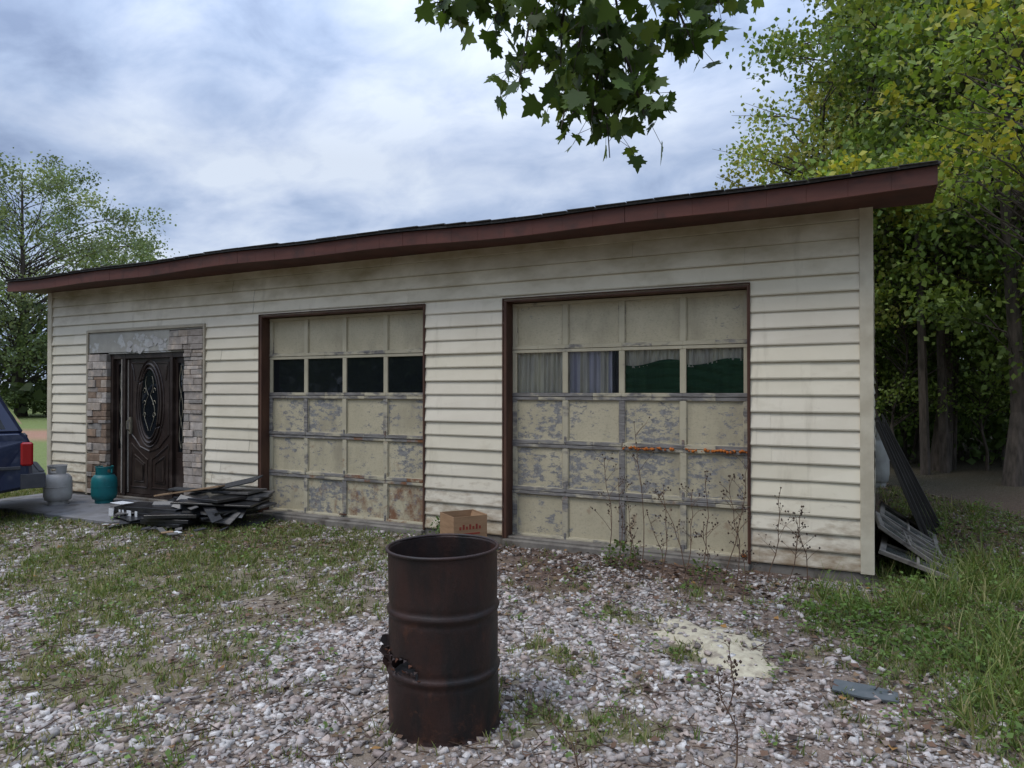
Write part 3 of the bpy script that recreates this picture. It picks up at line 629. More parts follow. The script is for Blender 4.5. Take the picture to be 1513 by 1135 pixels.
mb.box(-.10,.10,-D/2-.003,-D/2-.001,.19,.205)
mb.obj('print',[m_red],CB); CB.location=(-3.72,6.22,float(G(-3.7,6.22))+.01); CB.rotation_euler=(0,0,.95)
# ------------------------------------------------------------------ propane cylinders
def propane(name,loc,colr,colr2,s=1.0,rot=0,sz_=None):
    m=mat(name+'_paint',colr,colr2,9,.45,c3=tuple(v*.5 for v in colr2),s3=5,t3=(.6,.75)); e=empty(name)
    mb=MB(); pr=[(.001,.03),(.10,.035),(.14,.06),(.155,.11)]+[(.155,.11+.17*k/3) for k in range(1,4)]+[(.148,.33),(.12,.37),(.07,.39),(.001,.395)]
    mb.lathe(pr,n=32); mb.obj('tank',[m],e,sm=True)
    mb=MB(); mb.lathe([(.105,0),(.11,0),(.11,.055),(.105,.055),(.105,0)],n=24); mb.lathe([(.157,.215),(.159,.222),(.157,.23)],n=32)
    mb.obj('foot_ring',[m],e,sm=False)
    mb=MB(); n=30
    for k in range(n):
        t0=.5+(2*math.pi-1.0)*k/n; t1=.5+(2*math.pi-1.0)*(k+1)/n; 
        op=(6<k<11) or (18<k<23)
        rngs=[(.37,.40),(.445,.475)] if op else [(.37,.475)]
        for a,b in rngs: mb.hexa([P(t0,.095,a),P(t1,.095,a),P(t1,.100,a),P(t0,.100,a),P(t0,.105,b),P(t1,.105,b),P(t1,.110,b),P(t0,.110,b)])
    mb.tube([P(.5+(2*math.pi-1)*k/30,.107,.478) for k in range(31)],.006,5); mb.obj('collar',[m],e)
    mb=MB(); mb.tube([(0,0,.39),(0,0,.43)],.018,8,cap=True); mb.tube([(0,0,.43),(0,0,.45)],.03,8,cap=True); mb.tube([(0,0,.41),(.06,0,.415)],.014,8,cap=True); mb.obj('valve',[mat('brass',(.4,.28,.1),(.3,.2,.08),9,.4,metal=.8)],e)
    e.location=loc; e.scale=(s,s,sz_ or s); e.rotation_euler=(0,0,rot)
propane('propane_cylinder',(-10.08,5.98,.036),(.50,.49,.47),(.40,.38,.36),1.12,1.0)
propane('propane_cylinder.001',(-9.60,6.33,.044),(.012,.155,.165),(.010,.12,.13),1.05,2.2)
propane('large_propane_tank',(.0,13.5,-.02),(.40,.40,.37),(.30,.30,.28),1.15,0,2.1)
# ------------------------------------------------------------------ debris pile
DP=empty('roofing_debris_pile'); rd=random.Random(5)
m_tar=mat('tar_shingle',(.03,.03,.032),(.055,.055,.055),30,.8,bmp=.4); m_wrap=mat('black_plastic_wrap',(.012,.012,.014),(.03,.03,.03),6,.28,spec=.6)
m_grayb=mat('gray_board',(.15,.14,.13),(.08,.075,.07),6,.85,stretch=(.5,3,3)); m_wood=mat('bare_wood',(.33,.22,.13),(.22,.145,.085),5,.8,stretch=(.5,4,4)); m_white=mat('white_label',(.65,.66,.66),(.55,.56,.57),9,.6)
def layer(mb,cx,cy,z,w_,d_,t,rot,m,bend=.02):
    n=6; ca_,sa_=math.cos(rot),math.sin(rot); ph=rd.uniform(0,6)
    for i in range(n):
        us=[-w_/2+w_*i/n,-w_/2+w_*(i+1)/n]; Q=[]
        for dz in (0,t):
            for (u,v) in ((us[0],-d_/2),(us[1],-d_/2),(us[1],d_/2),(us[0],d_/2)):
                Q.append((cx+ca_*u-sa_*v,cy+sa_*u+ca_*v,z+dz+bend*math.sin(u*3+ph)*.5+bend*.4*(v>0)))
        mb.hexa(Q,m)
mb=MB(); z=.0
for k in range(11):
    t=rd.uniform(.018,.034); layer(mb,-7.18+rd.uniform(-.12,.12),6.22+rd.uniform(-.10,.06),z,rd.uniform(.6,1.1),rd.uniform(.35,.60),t,rd.uniform(-.45,.45),rd.choice([0,0,1,1,0,2]),.03); z+=t+.003
for k in range(5): layer(mb,-6.92+rd.uniform(-.15,.05),6.38,.20+k*.035,.6,.32,.026,.5+rd.uniform(-.5,.4),rd.choice([0,2]),.03)
layer(mb,-7.42,6.2,.36,.95,.16,.022,.25,0,.01)
mb.obox((-7.62,6.12,.36),(1.0,.12,.02),Matrix.Rotation(.15,3,'Z')@Matrix.Rotation(-.16,3,'Y'),3)
mb.obox((-7.2,6.28,.42),(1.1,.20,.015),Matrix.Rotation(.1,3,'Z')@Matrix.Rotation(-.22,3,'Y')@Matrix.Rotation(.3,3,'X'),0)
for k in range(9):
    mb.obox((rd.uniform(-7.8,-6.9),rd.uniform(5.85,6.05),rd.uniform(.10,.24)),(rd.uniform(.4,.9),rd.uniform(.06,.22),rd.uniform(.008,.02)),Matrix.Rotation(rd.uniform(-.6,.6),3,'Z')@Matrix.Rotation(rd.uniform(-.35,.35),3,'Y')@Matrix.Rotation(rd.uniform(.2,.9),3,'X'),rd.choice([0,0,1,1,2,0]))
z=.03
for k in range(3): layer(mb,-7.98+.05*k,5.82+rd.uniform(-.04,.04),z-.03,.95,.36,.06,.12*k-.1,1,.015); z+=.064
for k in range(3): layer(mb,-7.45+.05*k,5.72,z-.19,.6,.30,.04,.2*k+.1,1,.015); z+=.045
for k in range(8): layer(mb,-8.25+rd.uniform(-.2,.6),5.72+rd.uniform(-.15,.4),.045+.012*k,rd.uniform(.3,.6),rd.uniform(.15,.3),.01,rd.uniform(-1,1),rd.choice([0,1,2]),.03)
for (x,w_) in ((-8.36,.10),(-8.20,.035),(-8.14,.035),(-8.03,.09),(-7.9,.05)):
    mb.obox((x,5.605+.01*(x+8),.115),(w_,.004,.09),Matrix.Rotation(-.08,3,'Z'),4)
mb.obox((-8.3,5.70,.222),(.25,.16,.004),Matrix.Rotation(-.1,3,'Z'),4)
for k in range(22): mb.obox((rd.uniform(-8.1,-6.6),rd.uniform(5.3,5.8),.03),(rd.uniform(.05,.3),rd.uniform(.03,.10),.012),Matrix.Rotation(rd.uniform(-3,3),3,'Z')@Matrix.Rotation(rd.uniform(-.2,.2),3,'X'),rd.choice([0,0,0,1,2,2,3,4]))
mb.obj('stacked_boards',[m_tar,m_wrap,m_grayb,m_wood,m_white],DP,bevel=.003)
# ------------------------------------------------------------------ sand, slate
n=32; mb=MB(); vs=[];fs=[]
for i in range(13):
    q=i/12
    for k in range(n):
        t=2*math.pi*k/n; irr=1+.18*math.sin(3*t+1)+.12*math.sin(5*t)+.09*math.sin(9*t+2)+.06*math.sin(14*t)
        rr,ff=.29*q*irr*math.cos(t),.52*q*irr*math.sin(t); Q=S(1.33+rr-.17*ff/.5,4.72+ff); gz=float(G(Q[0],Q[1]))
        vs.append((Q[0],Q[1],gz+.034*(1-q*q)+.016*(float(vnoise(Q[0],Q[1],14))-.3)*(1-q**3)+.006*float(vnoise(Q[0],Q[1],40))-.016*q**3+.006))
for i in range(12):
    for k in range(n): fs.append((i*n+k,i*n+(k+1)%n,(i+1)*n+(k+1)%n,(i+1)*n+k))
mb.mesh(vs,fs); mb.obj('sand_pile',[mat('pale_sand',(.52,.47,.34),(.38,.33,.24),22,.95,bmp=.5,c3=(.26,.22,.17),s3=9,t3=(.56,.66))],None,sm=True)
# stones and leaves that have rolled onto the sand
k_=90; rr=RNG.uniform(-.26,.26,k_); ff=RNG.uniform(-.45,.45,k_); Q=np.array([S(1.33+a-.34*b,4.72+b) for a,b in zip(rr,ff)]); sz=RNG.uniform(.01,.03,k_)
link('scattered_stones',cloud_mesh('scattered_stones',CUBE,CUBEF,np.stack([Q[:,0],Q[:,1],G(Q[:,0],Q[:,1])+.034*(1-(ff/.5)**2)+.008],1),rotm(k_,.6),np.stack([sz*1.2,sz,sz*.6],1),pal[RNG.choice(7,k_)],m_grav,.26))
SX,SYY,_=S(1.96,4.00); mb=MB()
pts=[(-.17,-.055),(-.02,-.085),(.16,-.065),(.17,.05),(.05,.085),(-.15,.09)]
a=[(p[0],p[1],0) for p in pts]; b=[(p[0],p[1],.010) for p in pts]
mb.mesh(a+b,[tuple(reversed(range(6))),tuple(range(6,12))]+[(i,(i+1)%6,6+(i+1)%6,6+i) for i in range(6)])
o=mb.obj('slate_fragment',[mat('slate',(.075,.09,.095),(.11,.12,.125),12,.7)],None); o.location=(SX,SYY,float(G(SX,SYY))+.018); o.rotation_euler=(.05,.04,.1)
# ------------------------------------------------------------------ old window sashes and leaning boards
m_oldw=mat('weathered_sash',(.22,.20,.17),(.13,.115,.10),9,.85,stretch=(1,1,1),c3=(.07,.06,.055),s3=6)
m_dusty=mat('dusty_glass',(.07,.075,.07),(.035,.04,.035),7,.22,spec=.5)
for j,(yy0,zt,xf_) in enumerate(((6.95,.20,.62),(7.55,.30,.66),(8.15,.34,.62),(7.25,.37,.62))):
    e=empty('old_window_sash'); mb=MB(); Wd,Ln=.62,.85
    fw=.05
    mb.box(0,Wd,0,fw,0,.035);mb.box(0,Wd,Ln-fw,Ln,0,.035);mb.box(0,fw,fw,Ln-fw,0,.035);mb.box(Wd-fw,Wd,fw,Ln-fw,0,.035);mb.box(fw,Wd-fw,Ln/2-.012,Ln/2+.012,.004,.03);mb.box(Wd/2-.012,Wd/2+.012,fw,Ln/2-.012,.004,.03);mb.box(Wd/2-.012,Wd/2+.012,Ln/2+.012,Ln-fw,.004,.03)
    mb.obj('frame',[m_oldw],e,bevel=.003); g=MB(); g.poly([(fw,fw,.015),(Wd-fw,fw,.015),(Wd-fw,Ln-fw,.015),(fw,Ln-fw,.015)]); g.obj('pane',[m_dusty],e)
    e.location=(.0,yy0,zt); e.rotation_euler=(0,math.asin(min(.6,(zt+.0)/.64)),[-.04,.03,-.02,.05][j])
m_dboard=mat('dark_board',(.05,.045,.04),(.028,.025,.022),6,.9,stretch=(1,1,.3))
for j in range(6):
    yb=8.7+j*.26; mb=MB(); mb.obox((0,0,.66),(.03,[.24,.5,.2,.3,.2,.6][j],1.34+.1*(j%3)),Matrix.Identity(3),0)
    o=mb.obj('leaning_board',[m_dboard],None,bevel=.003); o.location=(.46+.04*j,yb,-.01); o.rotation_euler=(.03*j,-.36-.015*j,0)
# ------------------------------------------------------------------ tall dry weeds
m_stalk=mat('dry_stalk',(.10,.06,.045),(.16,.10,.06),20,.9); m_seed=mat('seed_head',(.05,.035,.03),(.09,.06,.04),20,.95)
def weed(loc,h,rs,name='dry_weed'):
    mb=MB(); lean=Vector((rs.uniform(-.25,.3),rs.uniform(-.15,.1),1)).normalized(); pts=[];rad=[]
    for i in range(8):
        t=i/7; pts.append(lean*(h*t)+Vector((.04*math.sin(t*4+rs.random()),.03*math.sin(t*3),-.03*t*t))); rad.append(.004*(1-.7*t)+.0008)
    mb.tube(pts,rad,5)
    def head(p,s_): mb.lathe([(.0005,-s_),(s_*.7,-s_*.3),(s_*.8,s_*.3),(.0005,s_)],p,6,1)
    for k in range(rs.randint(6,12)):
        t=rs.uniform(.3,.95); i=int(t*7); p=pts[i].lerp(pts[min(i+1,7)],t*7-i); a=rs.uniform(0,6.28); L=rs.uniform(.10,.34)*h*(1.15-t*.6)
        d=Vector((math.cos(a)*.55,math.sin(a)*.55,.8)); q=[p+d*L*s_+Vector((0,0,-.05*s_*s_)) for s_ in (0,.4,.75,1)]
        mb.tube(q,[.0024,.0018,.0013,.0009],4)
        for _ in range(rs.randint(1,4)):
            qq=q[3]+Vector((rs.uniform(-.04,.04),rs.uniform(-.04,.04),rs.uniform(0,.05))); mb.tube([q[2],qq],.0009,3); head(tuple(qq),rs.uniform(.005,.011))
    head(tuple(pts[-1]),.009); o=mb.obj(name,[m_stalk,m_seed]); o.location=loc
rs=random.Random(12)
for (x,y,h) in ((-2.25,6.35,1.0),(-2.12,6.2,.85),(-1.95,6.4,1.35),(-1.72,6.25,.8),(-1.55,6.38,.75),(-1.38,6.2,.95),(-1.2,6.3,1.1),(-1.05,6.1,.9),(-.85,6.3,.85),(-.7,6.15,.75),(-.55,6.3,.65),(-.95,5.7,.55),(-1.9,5.9,.5),(-1.65,6.0,.6),(-1.3,5.9,.6),(-1.5,6.1,.8),(-2.0,6.1,.7),(-.75,3.9,.42),(-.6,3.3,.5),(-1.1,2.75,.45)):
    weed((x,y,float(G(x,y))),h,rs)
def bush(name,loc,r,h,n,ls,c,seed=0):
    rg=np.random.default_rng(seed+int(abs(loc[0]*100))); e=empty(name,loc); mb=MB()
    for k in range(max(5,int(n/60))):
        a=rg.uniform(0,6.28); q=rg.uniform(.2,1)*r; mb.tube([(0,0,0),(q*.3*math.cos(a),q*.3*math.sin(a),h*.5),(q*math.cos(a),q*math.sin(a),h*rg.uniform(.6,1))],[.012*h,.008*h,.003*h],4)
    mb.obj('stems',[m_bark],e)
    u=rg.normal(0,1,(n,3)); u/=np.linalg.norm(u,axis=1)[:,None]; u*=rg.uniform(.25,1,(n,1))**.5; p=u*np.array([r,r,h*.5])+np.array([0,0,h*.55])
    p[:,2]+=.12*h*(vnoise(p[:,0]*3/r,p[:,1]*3/r)-.5); p[:,2]=np.maximum(p[:,2],.01)
    cl=np.array(c)*rg.uniform(.6,1.4,(n,1)); s_=ls*rg.uniform(.6,1.3,n)
    me=cloud_mesh('leaves',LEAF,LEAFF,p,rotm(n,1.5),np.stack([s_,s_,s_],1),cl,m_leaf); link('leaves',me,e)
bush('green_weed',(-4.15,6.52,-.02),.16,.28,140,.04,(.08,.13,.035)); bush('green_weed',(-2.05,6.22,-.02),.20,.26,160,.04,(.10,.15,.04)); bush('green_weed',(-1.3,6.15,-.02),.16,.2,100,.035,(.10,.15,.04))
bush('green_weed',(-.2,5.6,-.04),.3,.16,260,.04,(.11,.18,.04)); bush('green_weed',(*S(2.6,4.6,-.1),),.3,.15,260,.04,(.11,.18,.04))
# ------------------------------------------------------------------ SUV
SUV=empty('parked_suv')
m_blue,nt,bs=newmat('navy_car_paint'); bs.inputs['Base Color'].default_value=(.012,.019,.055,1); bs.inputs['Roughness'].default_value=.28; bs.inputs['Metallic'].default_value=.3; bs.inputs['Coat Weight'].default_value=.6
m_tire=mat('tire_rubber',(.02,.02,.02),(.035,.03,.03),20,.85); m_chr=mat('chrome_trim',(.5,.5,.5),(.4,.4,.4),5,.25,metal=.9); m_tail,nt,bs=newmat('tail_light_lens'); bs.inputs['Base Color'].default_value=(.32,.01,.012,1); bs.inputs['Roughness'].default_value=.15
m_plas=mat('gray_plastic',(.06,.062,.07),(.045,.047,.055),9,.6)
hw=.92; mb=MB()
bot=[(0.02,.42)]+[(.85-.43*math.cos(math.pi*k/10),.36+.43*math.sin(math.pi*k/10)) for k in range(11)]+[(3.75-.43*math.cos(math.pi*k/10),.36+.43*math.sin(math.pi*k/10)) for k in range(11)]+[(4.62,.36)]
top=[(4.72,.55),(4.70,.88),(4.45,1.02),(3.45,1.10),(.10,1.12),(0.0,1.02),(-.02,.60)]
pr=bot+top; n=len(pr)
mb.mesh([(p[0],-hw+(.05 if p[1]>1.0 else 0),p[1]) for p in pr]+[(p[0],hw-(.05 if p[1]>1.0 else 0),p[1]) for p in pr],[tuple(range(n)),tuple(reversed(range(n,2*n)))]+[(i,n+i,n+(i+1)%n,(i+1)%n) for i in range(n)])
w0,w1=.87,.68
mb.hexa([(.06,-w0,1.10),(3.40,-w0,1.09),(3.40,w0,1.09),(.06,w0,1.10),(.40,-w1,1.74),(2.60,-w1,1.76),(2.60,w1,1.76),(.40,w1,1.74)])
mb.obj('body',[m_blue],SUV,bevel=.035)
g=MB()
def side(y_s,a,b,za,zb):
    def Pq(t,z): 
        q=(z-1.10)/.65; xl=.06+.34*q; xr=3.40-.80*q; return (xl+(xr-xl)*t,y_s*(w0-(w0-w1)*q+.006),z)
    g.poly([Pq(a,za),Pq(b,za),Pq(b*.98+.01,zb),Pq(a,zb)])
for s_ in (-1,1):
    side(s_,.05,.30,1.16,1.66); side(s_,.335,.62,1.16,1.67); side(s_,.65,.93,1.16,1.67)
g.poly([(.075,-.74,1.20),(.075,.74,1.20),(.345,.60,1.66),(.345,-.60,1.66)]); g.poly([(3.33,-.78,1.16),(3.33,.78,1.16),(2.70,.62,1.70),(2.70,-.62,1.70)])
g.obj('windows',[m_glassdark],SUV)
mb=MB(); mb.box(-.16,.10,-hw-.01,hw+.01,.42,.60,0); mb.box(-.165,-.10,-.7,.7,.603,.612,0); mb.box(4.62,4.80,-hw,hw,.38,.60,0); mb.box(.0,.06,-.3,.3,1.0,1.05,0)
for s_ in (-1,1): mb.box(.3,2.9,s_*.60-.02,s_*.60+.02,1.79,1.82,0); mb.box(.1,4.6,s_*(hw+.006)-.008,s_*(hw+.006)+.008,.66,.70,0)
mb.obj('bumpers_trim',[m_plas],SUV,bevel=.02)
mb=MB()
for s_ in (-1,1):
    y0,y1=sorted((s_*.85,s_*(hw+.008))); mb.box(-.03,.10,y0,y1,.70,.99)
mb.obj('tail_lights',[m_tail],SUV,bevel=.02)
for cx in (.85,3.75):
    for s_ in (-1,1):
        mb=MB(); y0=s_*.72
        pts=[(.20,-.11),(.30,-.115),(.355,-.10),(.37,-.06),(.37,.06),(.355,.10),(.30,.115),(.20,.11)]
        vs=[];fs=[];nn=36
        for r_k,yo in pts:
            for k in range(nn):
                t=2*math.pi*k/nn; vs.append((cx+r_k*math.cos(t),y0+yo,.36-.0+r_k*math.sin(t)))
        for i in range(len(pts)-1):
            for k in range(nn): fs.append((i*nn+k,i*nn+(k+1)%nn,(i+1)*nn+(k+1)%nn,(i+1)*nn+k))
        mb.mesh(vs,fs,0)
        mb.tube([(cx,y0-.07,.36),(cx,y0+.07,.36)],.2,24,1,cap=True); mb.obj('wheel',[m_tire,m_chr],SUV,sm=False)
sr,sf=-5.94,8.85
fw_=Vector((-.80,-.60)); wx=Vector((CY*fw_[0]-SY*fw_[1],SY*fw_[0]+CY*fw_[1])); ang=math.atan2(wx.y,wx.x)
side_away=Vector((-.60,.80))*.92; c_=S(sr+side_away[0],sf+side_away[1])
SUV.location=(c_[0],c_[1],float(G(c_[0],c_[1]))-.0); SUV.rotation_euler=(0,0,ang)
# ------------------------------------------------------------------ trees
def tree_meshes(key,H,cz,rx,rz,ncl,lpc,ls,cols,tr,seed,clr=.8,flat=.7,lean=0,minz=.6,brk=1.0,edge=.42):
    rg=np.random.default_rng(seed); mb=MB(); n=10
    tp=[Vector((lean*H*(i/n)**1.5*.3+.15*math.sin(i*.9+seed),.12*math.sin(i*.7+seed*2),H*.9*i/n)) for i in range(n+1)]
    tp[0]=Vector((0,0,-.1)); rad=[tr*(1-.88*(i/n))*(1.35 if i==0 else 1) for i in range(n+1)]
    mb.tube(tp,rad,9)
    u=rg.normal(0,1,(ncl,3)); u/=np.linalg.norm(u,axis=1)[:,None]; u*=rg.uniform(0.12,1,(ncl,1))**edge
    C=u*np.array([rx,rx,rz])+np.array([lean*H*.15,0,cz]); C[:,:2]*=(.8+.4*vnoise(C[:,2]*.7,C[:,0]*.6,1,seed))[:,None]
    C[:,2]=np.where(C[:,2]<minz,minz+rg.uniform(0,1.5,ncl),C[:,2])
    for c in C:
        t=min(.97,max(.12,(c[2]-rg.uniform(.3,.65)*math.hypot(c[0],c[1])-.2)/(H*.9))); i=int(t*n); p=tp[i].lerp(tp[min(i+1,n)],t*n-i)
        c=Vector(c); m1=p.lerp(c,.45)+Vector((rg.normal(0,.12),rg.normal(0,.12),.10*(c-p).length)); m2=p.lerp(c,.75)+Vector((rg.normal(0,.1),rg.normal(0,.1),.06*(c-p).length))
        r0=min(tr*.4,.012*(c-p).length+.012)*brk; mb.tube([p,m1,m2,c],[r0,r0*.62,r0*.4,r0*.15],5)
        for _ in range(2):
            q=c+Vector(tuple(rg.normal(0,clr*.6,3))); mb.tube([m2,q],[r0*.3,r0*.08],4)
    me_t=mb.obj('tmp',[m_bark]); tm=me_t.data; bpy.data.objects.remove(me_t)
    csz=rg.uniform(.55,1.3,ncl)*clr
    cp=np.array(cols); cidx=rg.choice(len(cols),ncl); bright=rg.uniform(.65,1.3,ncl)
    m=np.maximum(8,(lpc*csz/clr).astype(int)); ids=np.repeat(np.arange(ncl),m); N_=len(ids)
    d=rg.normal(0,.5,(N_,3))*np.array([1,1,flat]); Pp=C[ids]+d*csz[ids][:,None]
    lc=cp[cidx[ids]]*.6+cp[rg.choice(len(cols),N_)]*.4; lc=lc*(bright[ids]*rg.uniform(.75,1.25,N_))[:,None]
    s_=ls*rg.uniform(.6,1.3,N_)
    me=cloud_mesh(key+'_leaves',LEAF,LEAFF,Pp,rotm(N_,2.2,.2),np.stack([s_*1.15,s_,s_],1),lc,m_leaf)
    return tm,me
def place(name,ms,loc,rot=0,s=1.0):
    e=empty(name,loc); a=link('trunk_and_limbs',ms[0],e); b=link('foliage',ms[1],e); e.rotation_euler=(0,0,rot); e.scale=(s,s,s*random.uniform(.95,1.08)); return e
GRN=[(.13,.20,.045),(.095,.155,.034),(.16,.235,.055),(.20,.26,.065)]
YEL=[(.31,.34,.08),(.20,.27,.07),(.40,.37,.10),(.15,.22,.05)]
A=tree_meshes('a',13,7.1,3.0,5.2,88,290,.115,GRN,.13,1,.75,minz=1.9,brk=.7)
B=tree_meshes('b',15,8.6,3.2,6.1,96,280,.125,GRN+[(.23,.27,.065)],.16,2,.8,minz=2.3,brk=.7)
Cc=tree_meshes('c',9.5,5.8,2.3,3.6,54,150,.10,YEL,.09,3,.5)
def ST(r,f,z=None):
    p=S(r,f); return (p[0],p[1],float(G(p[0],p[1])) if z is None else z)
place('oak_tree',A,ST(8.5,12.2),.4,1.0); place('oak_tree',B,ST(8.7,14.6),1.7,1.0); place('oak_tree',A,ST(8.4,16.4),3.2,.8)
place('oak_tree',B,ST(10.8,17.5),4.4,1.0); place('oak_tree',A,ST(11.6,14.0),5.4,1.1); place('oak_tree',B,ST(13.0,22),2.4,1.05)
place('oak_tree',B,ST(15.5,19.5),3.9,1.1); place('oak_tree',A,ST(11.5,24),.9,.9)
place('young_poplar_tree',Cc,ST(6.7,15.2),.3,.95); place('young_poplar_tree',Cc,ST(7.9,16.2),2.3,1.15); place('young_poplar_tree',Cc,ST(9.6,13.5),4.1,1.0)
Ld=tree_meshes('l',18,9.8,8.2,8.0,260,190,.19,[(.18,.23,.115),(.14,.19,.09),(.23,.26,.13)],.30,5,1.15,brk=.45,minz=2.2,edge=.36)  # pale leaf tones: distance haze put into the leaf colour
place('sweetgum_tree',Ld,ST(-30.8,45),0,.97)
Nn=tree_meshes('n',6.4,4.8,2.2,1.35,82,115,.085,[(.32,.37,.06),(.17,.26,.045),(.22,.31,.055),(.48,.42,.06),(.16,.24,.04)],.06,8,.42,.5,brk=.5)
place('redbud_tree',Nn,ST(5.75,7.6),.7,1.0)
Sd=tree_meshes('s',4.4,2.5,1.4,1.7,40,120,.08,GRN,.035,9,.45)
for k,(r,f,s_) in enumerate(((7.9,14.6,1.0),(9.6,14.5,.9),(6.6,17.5,1.2),(9.9,19,1.2),(12.3,18.5,1.2),(8.4,21,1.3),(13.5,16.5,1.1),(8.9,16.0,1.0),(10.4,15.2,1.0),(7.4,16.8,.9))): place('understory_sapling',Sd,ST(r,f),k*1.3,s_)
for k,(r,f) in enumerate(((-9,-13),(2,-17),(-19,-8),(14,-11))): place('oak_tree',(A,B)[k%2],ST(r,f),k*1.1,.95)
rg=np.random.default_rng(21); Pn=[];Cn=[]
for k in range(150):
    f=rg.uniform(15.5,34); r=f*rg.uniform(.44,.95); x,y,_=S(r,f); hgt=rg.uniform(1.2,4.5)*(.6+.4*min(1,(f-15)/6)); q=220
    if x<.9 and y<14.5: continue
    u=rg.normal(0,.5,(q,3))*np.array([1.5,1.5,hgt*.45])+np.array([x,y,hgt*.5]); Pn.append(u); Cn.append(np.tile(np.array([.10,.155,.042])*rg.uniform(.6,1.3),(q,1))*rg.uniform(.7,1.3,(q,1)))
Pn=np.concatenate(Pn);Cn=np.concatenate(Cn);n=len(Pn); Pn[:,2]=np.maximum(Pn[:,2],.0); s_=rg.uniform(.10,.22,n)
link('forest_understory',cloud_mesh('forest_understory',LEAF,LEAFF,Pn,rotm(n,2.2,.2),np.stack([s_*1.2,s_,s_],1),Cn,m_leaf))
mb=MB(); rg=random.Random(4)
for k in range(80):
    f=rg.uniform(13,32); r=f*rg.uniform(.50,.95); x,y,z=ST(r,f)
    if x<.8 and y<15: continue
    a=rg.uniform(.02,.11); h=rg.uniform(6,13); mb.tube([(x,y,z-.1),(x+rg.uniform(-.2,.2),y,h*.5),(x+rg.uniform(-.5,.5),y,h)],[a,a*.75,a*.3],7)
mb.obj('forest_trunks',[m_bark])
rg=np.random.default_rng(44); Pn=[];Cn=[]
M_=300; th=rg.uniform(-math.pi,math.pi,M_); dist=rg.uniform(50,75,M_)
for t,d in zip(th,dist):
    r=d*math.sin(t); f=d*math.cos(t)
    hgt=rg.uniform(6,8.5) if -1.2<t<-.2 else rg.uniform(7,12); x,y,_=S(r,f); k=300
    u=rg.normal(0,1,(k,3)); u/=np.linalg.norm(u,axis=1)[:,None]; u*=rg.uniform(.3,1,(k,1))**.5
    Pn.append(u*np.array([3.6,3.6,hgt*.5])+np.array([x,y,hgt*.5])); b=rg.uniform(.7,1.2); Cn.append(np.tile(np.array([.12,.16,.065])*b,(k,1))*rg.uniform(.7,1.3,(k,1)))
Pn=np.concatenate(Pn);Cn=np.concatenate(Cn);n=len(Pn); s_=rg.uniform(.45,.9,n)
link('distant_treeline',cloud_mesh('distant_treeline',LEAF,LEAFF,Pn,rotm(n,2.4,.3),np.stack([s_*1.2,s_,s_],1),Cn,m_leaf))
for (r,f,sz,h) in ((-31,41,2.5,2.0),(-34,47,3.4,4),(-27.5,44,1.8,1.4),(-29.5,46,2.2,2.2),(-33,40,2.5,2.6)): 
    x,y,z=ST(r,f); bush('shrub',(x,y,0),sz,h,2200,.2,(.10,.14,.05))
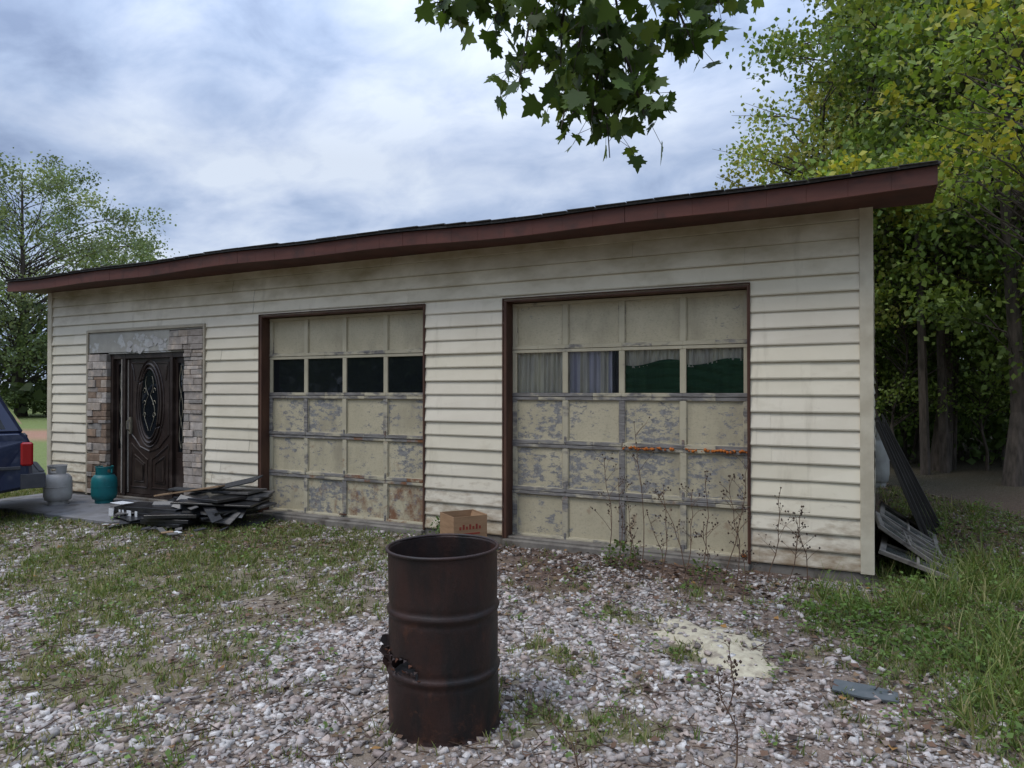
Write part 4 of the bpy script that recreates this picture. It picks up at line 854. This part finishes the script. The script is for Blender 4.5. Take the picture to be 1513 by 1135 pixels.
# ------------------------------------------------------------------ overhanging maple
MAP=empty('maple_tree'); mb=MB()
def SP(r,f,z): return Vector(S(r,f,z))
mb.tube([SP(2.6,-3.4,-.2),SP(2.6,-3.3,1.5),SP(2.4,-3.1,3.5),SP(2.2,-2.6,5.5),SP(1.9,-2.0,8.0)],[.34,.26,.23,.18,.08],12)
mb.tube([SP(2.35,-3.0,3.6),SP(1.8,-1.2,5.0),SP(1.1,1.2,5.6),SP(.65,3.0,5.3),SP(.45,3.9,4.7)],[.15,.10,.065,.04,.022],8)
tw=[([(.45,3.9,4.7),(.46,3.85,3.9),(.49,3.8,3.3),(.52,3.8,2.84)],46,.17),
 ([(.46,3.85,3.9),(.36,3.7,3.45),(.25,3.65,2.94)],32,.13),
 ([(.45,3.9,4.6),(.85,3.8,4.0),(1.13,3.8,3.64)],40,.13),
 ([(.65,3.9,4.1),(.9,3.9,3.7),(1.0,3.9,3.47)],30,.13),
 ([(.45,3.9,4.5),(.05,3.9,4.0),(-.20,3.8,3.72),(-.40,3.75,3.64)],44,.11),
 ([(.3,3.9,4.2),(.10,3.8,3.6),(.03,3.8,3.20)],38,.14),
 ([(.5,3.8,3.6),(.62,3.75,3.3),(.70,3.75,3.02)],30,.13),
 ([(.5,3.9,4.1),(.6,4.0,3.7),(.66,4.0,3.35)],38,.15),
 ([(.35,3.9,4.1),(.28,4.0,3.65),(.27,4.0,3.3)],38,.15),
 ([(.1,3.9,4.1),(-.02,3.9,3.8),(-.1,3.85,3.60)],28,.13),
 ([(.8,3.9,4.2),(1.0,4.0,3.85),(1.10,4.0,3.7)],26,.12),
 ([(.5,3.9,4.3),(.45,3.6,3.8),(.42,3.55,3.4)],40,.15),
 ([(.5,3.8,3.5),(.44,3.8,3.2),(.42,3.8,2.98)],30,.13),
 ([(.5,3.9,4.3),(.2,3.7,3.9),(.15,3.6,3.6)],34,.15)]
mp=[];rg=np.random.default_rng(3)
for pts,cnt,spd in tw:
    Q=[SP(*p) for p in pts]; mb.tube(Q,[.012-.009*i/(len(Q)-1) for i in range(len(Q))],5)
    for k in range(int(cnt*1.6)):
        t=rg.uniform(.1,1)*(len(Q)-1); i=min(int(t),len(Q)-2); p=Q[i].lerp(Q[i+1],t-i)
        q=p+Vector(tuple(rg.normal(0,spd*.62,3))); mp.append(tuple(q)); mb.tube([p,q],.0016,3)
for k in range(480):
    t=rg.uniform(0,1); p=SP(1.9-1.4*t,-1.5+5.6*t,5.7-.4*t)+Vector((rg.normal(0,.6),rg.normal(0,.6),abs(rg.normal(0,.4)))); mp.append(tuple(p))
mb.obj('trunk_and_limbs',[m_bark],MAP,sm=True)
half=[(0,0),(.10,-.03),(.30,-.10),(.34,.02),(.46,.05),(.36,.16),(.42,.26),(.62,.34),(.50,.42),(.52,.52),(.34,.48),(.24,.50),(.26,.66),(.14,.72),(.10,.86),(0,1.05)]
outl=half+[(-a,b) for a,b in reversed(half[1:-1])]
tm=[(a,b,.10*abs(a)-.12*b*b) for a,b in outl]; n=len(mp)
R=[]
for k in range(n):
    tip=Vector((rg.normal(0,.55),rg.normal(0,.55),-1)).normalized(); nr=Vector((rg.normal(),rg.normal(),.9*rg.normal())); xx=tip.cross(nr).normalized(); z_=xx.cross(tip); R.append(np.array([[xx.x,tip.x,z_.x],[xx.y,tip.y,z_.y],[xx.z,tip.z,z_.z]]))
s_=rg.uniform(.065,.12,n); cp=np.array([[.06,.10,.02],[.085,.14,.025],[.045,.08,.017],[.12,.17,.035]]); cl=cp[rg.choice(4,n)]*rg.uniform(.8,1.2,(n,1))
link('foliage',cloud_mesh('maple_leaves',tm,[tuple(range(len(outl)))],np.array(mp),np.array(R),np.stack([s_*1.15,s_,s_],1),cl,m_leaf),MAP)
print('done')
